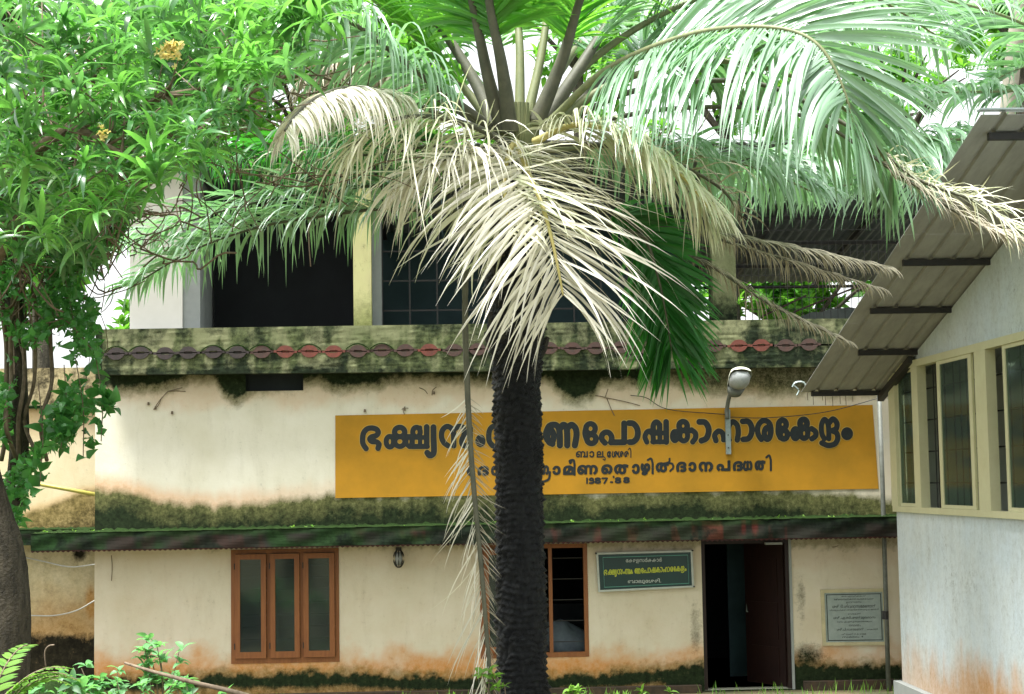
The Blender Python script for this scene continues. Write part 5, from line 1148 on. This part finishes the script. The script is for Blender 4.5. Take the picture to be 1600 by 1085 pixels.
for pts, r in limbs:
    s_ = spline([atD(*p) for p in pts], 24); br.tube(s_, np.linspace(r, r*.25, 24), 7)
    for k in range(5, 24, 2):
        for _ in range(3):
            d = np.array([random.gauss(0, 1), random.gauss(0, .6), random.gauss(.2, .8)]); d /= np.linalg.norm(d); ln_ = random.uniform(.25, .6); e = s_[k]+d*ln_; br.tube([s_[k], s_[k]+d*ln_*.5+np.array([0, 0, -.03]), e], [r*.18+.004, .006, .004], 5)
br.build('branches', M['twig'], mango, True)
mprot = [whorl(random.randint(11, 16), .34, .042, droop=1.5) for _ in range(12)]
def in_crown(px, py, D):
    # outline of the mango crown in the photograph
    lim = np.interp(py, [0, 60, 120, 180, 240, 290, 330, 380], [535, 505, 440, 390, 350, 255, 200, 150])
    return px < lim
proto_me = []
for k, (v, f, a) in enumerate(mprot):
    for mm in ('mango', 'mango2'):
        o = fastmesh('leaf_cluster', v, f, M[mm], mango, a); me = o.data; proto_me.append(me); bpy.data.objects.remove(o)
cnt = 0; tries = 0; plc = []
while cnt < 270 and tries < 9000:
    tries += 1; px_ = random.uniform(-30, 540); py_ = random.uniform(-40, 380); D = random.uniform(9.8, 12.0)
    if not in_crown(px_+15, py_, D): continue
    if vnoise(np.array([px_/70.]), np.array([py_/70.]), 91, 2)[0] < .36: continue
    if any((px_-a)**2+(py_-b)**2 < 15**2 for a, b in plc): continue
    plc.append((px_, py_))
    o = bpy.data.objects.new('leaf_cluster', proto_me[(2*random.randrange(12))+(1 if random.random() < .45 else 0)]); C.objects.link(o); o.parent = mango
    p = atD(px_, py_, D)-np.array(mango.location); o.location = p; s = random.uniform(.62, 1.05); o.scale = (s, s, s); rm = Matrix(rand_rot(.9).tolist()); o.rotation_euler = rm.to_euler(); cnt += 1
pl_ = []
for k in range(5000):
    px_ = random.uniform(-60, 560); py_ = random.uniform(-60, 420); D = random.uniform(11.6, 14.2)
    if in_crown(px_, py_, D) and vnoise(np.array([px_/90.+5]), np.array([py_/90.+D]), 93, 2)[0] > .5: pl_.append(atD(px_, py_, D))
    if len(pl_) > 620: break
scatter('foliage', pl_, [whorl(9, .2, .04, nseg=4) for _ in range(10)], M['mango'], mango, .7, 1.2, 1.4)
pl_ = [atD(268+random.gauss(0, 9), 78+random.gauss(0, 8), 9.9) for _ in range(40)]
scatter('flower_spray', pl_, [whorl(6, .04, .018, nseg=3)], M['flower'], mango, .7, 1.2, 3.0)
pl_ = [atD(160+random.gauss(0, 9), 208+random.gauss(0, 6), 9.9) for _ in range(14)]
scatter('flower_spray', pl_, [whorl(6, .03, .014, nseg=3)], M['flower'], mango, .7, 1.2, 3.0)

# ---- creeper over the left stem
cr = thing('creeper', 'small leaved creeper and bare tangled stems hanging down the left edge', 'creeper', tuple(atD(60, 560, 13)))
st_ = MB()
for k in range(150):
    x0 = random.uniform(-30, 230); y0 = random.uniform(200, 420); D = random.uniform(12.4, 13.6); pts = [(x0, y0, D)]; dx = random.gauss(0, 14)
    for j in range(5): x0 += dx+random.gauss(0, 14); y0 += random.uniform(-15, 55) if x0 < 170 else random.uniform(-30, 20); D += random.gauss(0, .1); pts.append((x0, y0, D))
    st_.tube(spline([atD(*p) for p in pts], 14), random.uniform(.003, .008), 4)
for k in range(70):
    x0 = random.uniform(230, 520); y0 = random.uniform(130, 300); pts = [(x0, y0, 12.6)]; dx = random.gauss(0, 26); dy = random.gauss(8, 22)
    for j in range(3): x0 += dx+random.gauss(0, 10); y0 += dy+random.gauss(0, 10); pts.append((x0, y0, 12.6+random.gauss(0, .1)))
    st_.tube(spline([atD(*p) for p in pts], 8), random.uniform(.002, .006), 4)
for x0 in (8, 22, 34, 52, 78, 291, 300):
    pts = [(x0+random.gauss(0, 6), y_, 13+random.gauss(0, .1)) for y_ in (range(240, 780, 60) if x0 < 100 else range(200, 380, 40))]; st_.tube(spline([atD(*p) for p in pts], 40), random.uniform(.006, .02) if x0 < 100 else .006, 6)
st_.build('stems', M['twig'], cr, True)
MB().tube(spline([atD(18, 800, 13.2), atD(30, 700, 13.2), atD(28, 600, 13.2), atD(22, 480, 13.3), atD(10, 350, 13.3)], 30), .075, 10).build('main_stem', M['bark'], cr, True)
vp = [whorl(1, .10, .065, shape='heart', nseg=4, droop=.8) for _ in range(12)]
pl_ = []
def crlim(py): return np.interp(py, [280, 340, 400, 450, 520, 600, 640, 680, 720, 780, 850], [235, 205, 165, 150, 150, 168, 160, 118, 60, 45, 20])
while len(pl_) < 5200:
    py_ = random.uniform(280, 850); px_ = random.uniform(-40, 240)
    if px_ > crlim(py_) or vnoise(np.array([px_/45.]), np.array([py_/45.]), 95, 3)[0] < np.interp(py_, [280, 500, 640, 850], [.42, .46, .52, .56]): continue
    pl_.append(atD(px_, py_, random.uniform(12.6, 13.6)))
scatter('small_leaves', pl_, vp, M['vineleaf'], cr, .6, 1.1, 1.6)
hang = MB(); pl_ = []
for (x0, y0, x1, y1) in ((118, 560, 130, 715), (150, 560, 158, 690), (100, 570, 95, 700), (90, 640, 105, 690), (160, 610, 170, 640), (60, 600, 62, 760)):
    c = spline([atD(x0, y0, 12.7), atD((x0+x1)/2+6, (y0+y1)/2, 12.7), atD(x1, y1, 12.7)], 12); hang.tube(c, .004, 4); pl_ += [c[k]+np.array([random.gauss(0, .03), 0, 0]) for k in range(2, 12)]*2
hang.build('hanging_stems', M['twig'], cr)
scatter('hanging_leaves', pl_, [whorl(1, .14, .09, shape='heart', nseg=4, droop=1.0, spread=1.2) for _ in range(6)], M['vineleaf'], cr, .6, 1.2, 1.5)

# ---- background trees
bgp = [whorl(7, .30, .11, nseg=3, droop=.9) for _ in range(8)]
def bgtree(label, px, D, topy, boty, rpx, dens, mat=None, trunk=True, name='background_tree', lsz=1.0, group='trees behind the building'):
    c = atD(px, (topy+boty)/2, D); t = thing(name, label, 'tree', (c[0], c[1], 0), group)
    R1 = rpx/F_PX*D; H = (boty-topy)/F_PX*D/2
    if trunk:
        MB().tube([(c[0], c[1], -.3), (c[0]+.1, c[1], c[2]*.5), (c[0], c[1], c[2])], [.22, .17, .10], 10).build('trunk', M['bark'], t, True)
        b_ = MB()
        for k in range(9):
            d = np.array([random.gauss(0, 1), random.gauss(0, 1), random.uniform(.1, 1)]); d /= np.linalg.norm(d); b_.tube([c+np.array([0, 0, -H*.4]), c+d*R1*.5, c+d*R1*.85], [.06, .04, .015], 5)
        b_.build('limbs', M['bark'], t)
    clumps = [np.array([random.gauss(0, .5)*R1, random.gauss(0, .5)*R1, random.uniform(-.95, .95)*H]) for _ in range(26)]
    pl = []
    for _ in range(int(dens)):
        q = random.choice(clumps); d = np.array([random.gauss(0, 1), random.gauss(0, 1), random.gauss(0, 1)]); d *= R1*.24*random.random()**.4/np.linalg.norm(d); pl.append(c+q+d)
    scatter('crown', pl, bgp, mat or M['bgleaf'], t, .6*lsz, 1.15*lsz, 1.5, kind=None)
    return t
bgtree('bright green tree behind the palm crown, left of its upright stalks', 640, 30, -60, 260, 130, 620)
bgtree('dark leafy tree behind the mango branches at the top left', 330, 29, -120, 330, 230, 900)
bgtree('bushy tree behind the left wing', 60, 28, -60, 560, 190, 900)
bgtree('thin leaved tree seen between the palm stalks', 900, 33, -100, 200, 120, 330)
bgtree('loose leaved tree above the sheet roof at the top right corner', 1590, 27, -80, 140, 110, 260)
bgtree('light green tree behind the upper right fronds', 1400, 34, 40, 330, 140, 480)
bgtree('bright bush seen through the open upper floor at the right', 1250, 36, 380, 600, 190, 1900)
bgtree('tall bush behind the roof left of the central palm', 480, 31, 60, 340, 140, 500)
bgtree('pale green tree behind the big arching frond, right of the upright stalks', 1130, 35, 20, 300, 130, 520)
o = MB().tube(spline([atD(1560, 330, 24), atD(1580, 120, 24), atD(1592, 20, 24), atD(1600, -60, 24)], 14), .115, 10).build('pale_tree_trunk', M['bark2'], None, True); tag(o, 'pale bare tree trunk rising at the upper right edge', 'tree trunk')

# ---- ground plants
def pinnate(c, n, L, lw, ll, parent, name, mat, ang, rise=.8, droop=.06, paired=True):
    d = np.array([math.cos(ang), math.sin(ang)*.6, rise]); d /= np.linalg.norm(d); pts = [np.array(c, float)]
    for k in range(12): pts.append(pts[-1]+d*L/12); d = d+np.array([0, 0, -droop*(1+k*.2)]); d /= np.linalg.norm(d)
    pts = np.array(pts); R = spline(pts, 30); T = np.gradient(R, axis=0); T /= np.linalg.norm(T, axis=1)[:, None]; VV = []; FF = []; AA = []; nb = 0
    for s_ in (1, -1):
        i = np.linspace(8, 29, n).astype(int); S = np.cross(T[i], np.array([0, 0, 1.0])); S /= np.linalg.norm(S, axis=1)[:, None]
        v, f, a = leaflets(R[i], S*s_+T[i]*.5, T[i], np.full(n, ll)*np.linspace(1, .5, n), np.full(n, lw), np.full(n, .06), nseg=5); VV.append(v); FF.append(f+nb); AA.append(a); nb += len(v)
    o = fastmesh(name, np.vstack(VV), np.vstack(FF), mat, parent, np.concatenate(AA))
    s = MB().tube(R, .005, 5); me = bpy.data.meshes.new('stalk'); me.from_pydata(s.V, [], s.F); me.materials.append(M['twig']); oo = bpy.data.objects.new('stalk', me); C.objects.link(oo); oo.parent = o
    return o
fc = atD(-15, 1120, 11); fern = thing('fern', 'light green fern fronds at the bottom left corner in front of the tree trunk', 'fern', tuple(fc))
for k, a in enumerate((-.1, .25, .6, .95, -.5, 1.3)): pinnate(fc+np.array([random.gauss(0, .03), 0, 0]), 15, .62, .028, .16, fern, 'fern_frond', M['grass'], a, rise=1.5-.25*k % 1.2)
def shrub(px, py, D, label, nst, hgt, wd, name='leafy_shrub', mat='weed', ls=.15, cat='shrub', group=None):
    c = atD(px, py, D); t = thing(name, label, cat, (c[0], c[1], float(ground_h(c[0], c[1]))), group); sm = MB(); pl = []
    g0 = np.array([c[0], c[1], float(ground_h(c[0], c[1]))-.02])
    for k in range(nst):
        e = c+np.array([random.gauss(0, wd), random.gauss(0, wd*.5), random.uniform(-.4, 1)*hgt]); mid = (g0+e)/2+np.array([random.gauss(0, .05), 0, .1]); R = spline([g0, mid, e], 12); sm.tube(R, np.linspace(.010, .004, 12), 5)
        pl += [R[j]+np.array([random.gauss(0, .02)]*3) for j in (7, 9, 11)]
    sm.build('stems', M['twig'], t)
    o = scatter('leaves', pl, [whorl(random.randint(4, 6), ls, ls*.42, nseg=5, droop=.9, shape='lance', spread=.8) for _ in range(6)], M[mat], t, .7, 1.2, .7, kind=None); return t
shrub(245, 1020, 17.0, 'broad leaved green plant in front of the wall left of the brown window', 7, .16, .22, ls=.17)
shrub(150, 1060, 16.5, 'pale green plant at the foot of the left wing', 5, .10, .2, ls=.15)
shrub(205, 1075, 16.0, 'low mixed green plant beside the dead stick', 6, .06, .25, ls=.12)
shrub(300, 1082, 16.0, 'small fine leaved weed under the brown window', 6, .1, .25, ls=.12)
shrub(785, 1068, 12.9, 'small bright green sprout at the foot of the palm trunk', 5, .12, .07, ls=.10, mat='grass')
shrub(905, 1078, 20.5, 'small sprout under the open window right of the palm', 3, .08, .08, ls=.12, mat='grass')
shrub(75, 1085, 15.0, 'dark low bush beside the mossy mound', 7, .1, .22, ls=.15)
# sprouts on ledge
for (px_, py_) in ((768, 1008), (150, 828), (210, 830), (285, 826), (350, 824), (366, 818), (420, 822), (152, 848)):
    pass
# mossy mound
mc = atD(80, 1062, 16.4); V = []; F = []; n = 30
for j in range(13):
    for i in range(n):
        a = 2*math.pi*i/n; r = j/12; V.append((mc[0]+.42*r*math.cos(a), mc[1]+.5*r*math.sin(a), mc[2]-.6+.62*(1-r*r)**.6*(1+.10*random.random())))
for j in range(12):
    for i in range(n): F.append((j*n+i, j*n+(i+1) % n, (j+1)*n+(i+1) % n, (j+1)*n+i))
o = mesh('mossy_mound', V, F, M['moss'], None, True); tag(o, 'rounded earth mound covered with bright moss beside the tree trunk', 'mound')
o = MB().tube(spline([atD(195, 1036, 15.5), atD(240, 1050, 15.3), atD(300, 1066, 15.1), atD(370, 1083, 15.0), atD(440, 1105, 14.9)], 20), np.linspace(.012, .028, 20), 7).build('dead_stick', M['twig'], None, True); tag(o, 'dark dead stick leaning through the weeds at the bottom left', 'stick')
o = MB().tube(spline([atD(72, 1046, 17), atD(70, 1020, 17), atD(76, 1010, 17), atD(85, 1008, 17)], 12), .008, 5).build('bare_stem', M['twig'], None, True); tag(o, 'thin curved bare stem rising from the mossy mound', 'stem')
# grass tufts
n = 5200; gx = rng.uniform(-8, 6.2, n); gy = -rng.random(n)**1.3*7-.25; keep = (vnoise(gx*1.1+30, gy*1.1+60, 33, 3) > .47); gx, gy = gx[keep], gy[keep]; n = len(gx)
P = np.stack([gx, gy, ground_h(gx, gy)-.01], -1); az = rng.uniform(0, 6.28, n); D0 = np.stack([np.cos(az)*.35, np.sin(az)*.35, np.ones(n)], -1)
v, f, a = leaflets(P, D0, np.stack([-np.sin(az), np.cos(az), 0*az], -1), rng.uniform(.06, .22, n), np.full(n, .011), np.full(n, .08), nseg=4)
o = fastmesh('grass', v, f, M['grass'], None, a); tag(o, kind='stuff')
# small weeds along the wall foot and moss sprouts on the sunshade
pl_ = [(x_, -random.uniform(.2, 1.2), .0+random.uniform(0, .07)) for x_ in np.linspace(XL, 2.8, 70)+rng.normal(0, .1, 70)]
pl_ = [(x_, y_, z_) for x_, y_, z_ in pl_ if vnoise(np.array([x_*1.5]), np.array([3.]), 97, 2)[0] > .45]
scatter('low_weeds', pl_, [whorl(7, .12, .035, nseg=3) for _ in range(5)], M['grass'], None, .6, 1.3, .6)
A, B, _, _ = sc4; pl_ = []
for k in range(60):
    u = random.random()**1.3; x_ = A[0]+(B[0]-A[0])*u; pl_.append((x_, random.choice((-.05, -.03, -.3)), A[2]+(B[2]-A[2])*u+.01))
scatter('ledge_sprouts', pl_, [whorl(6, .05, .02, nseg=3) for _ in range(4)], M['grass'], None, .4, 1.3, .6)
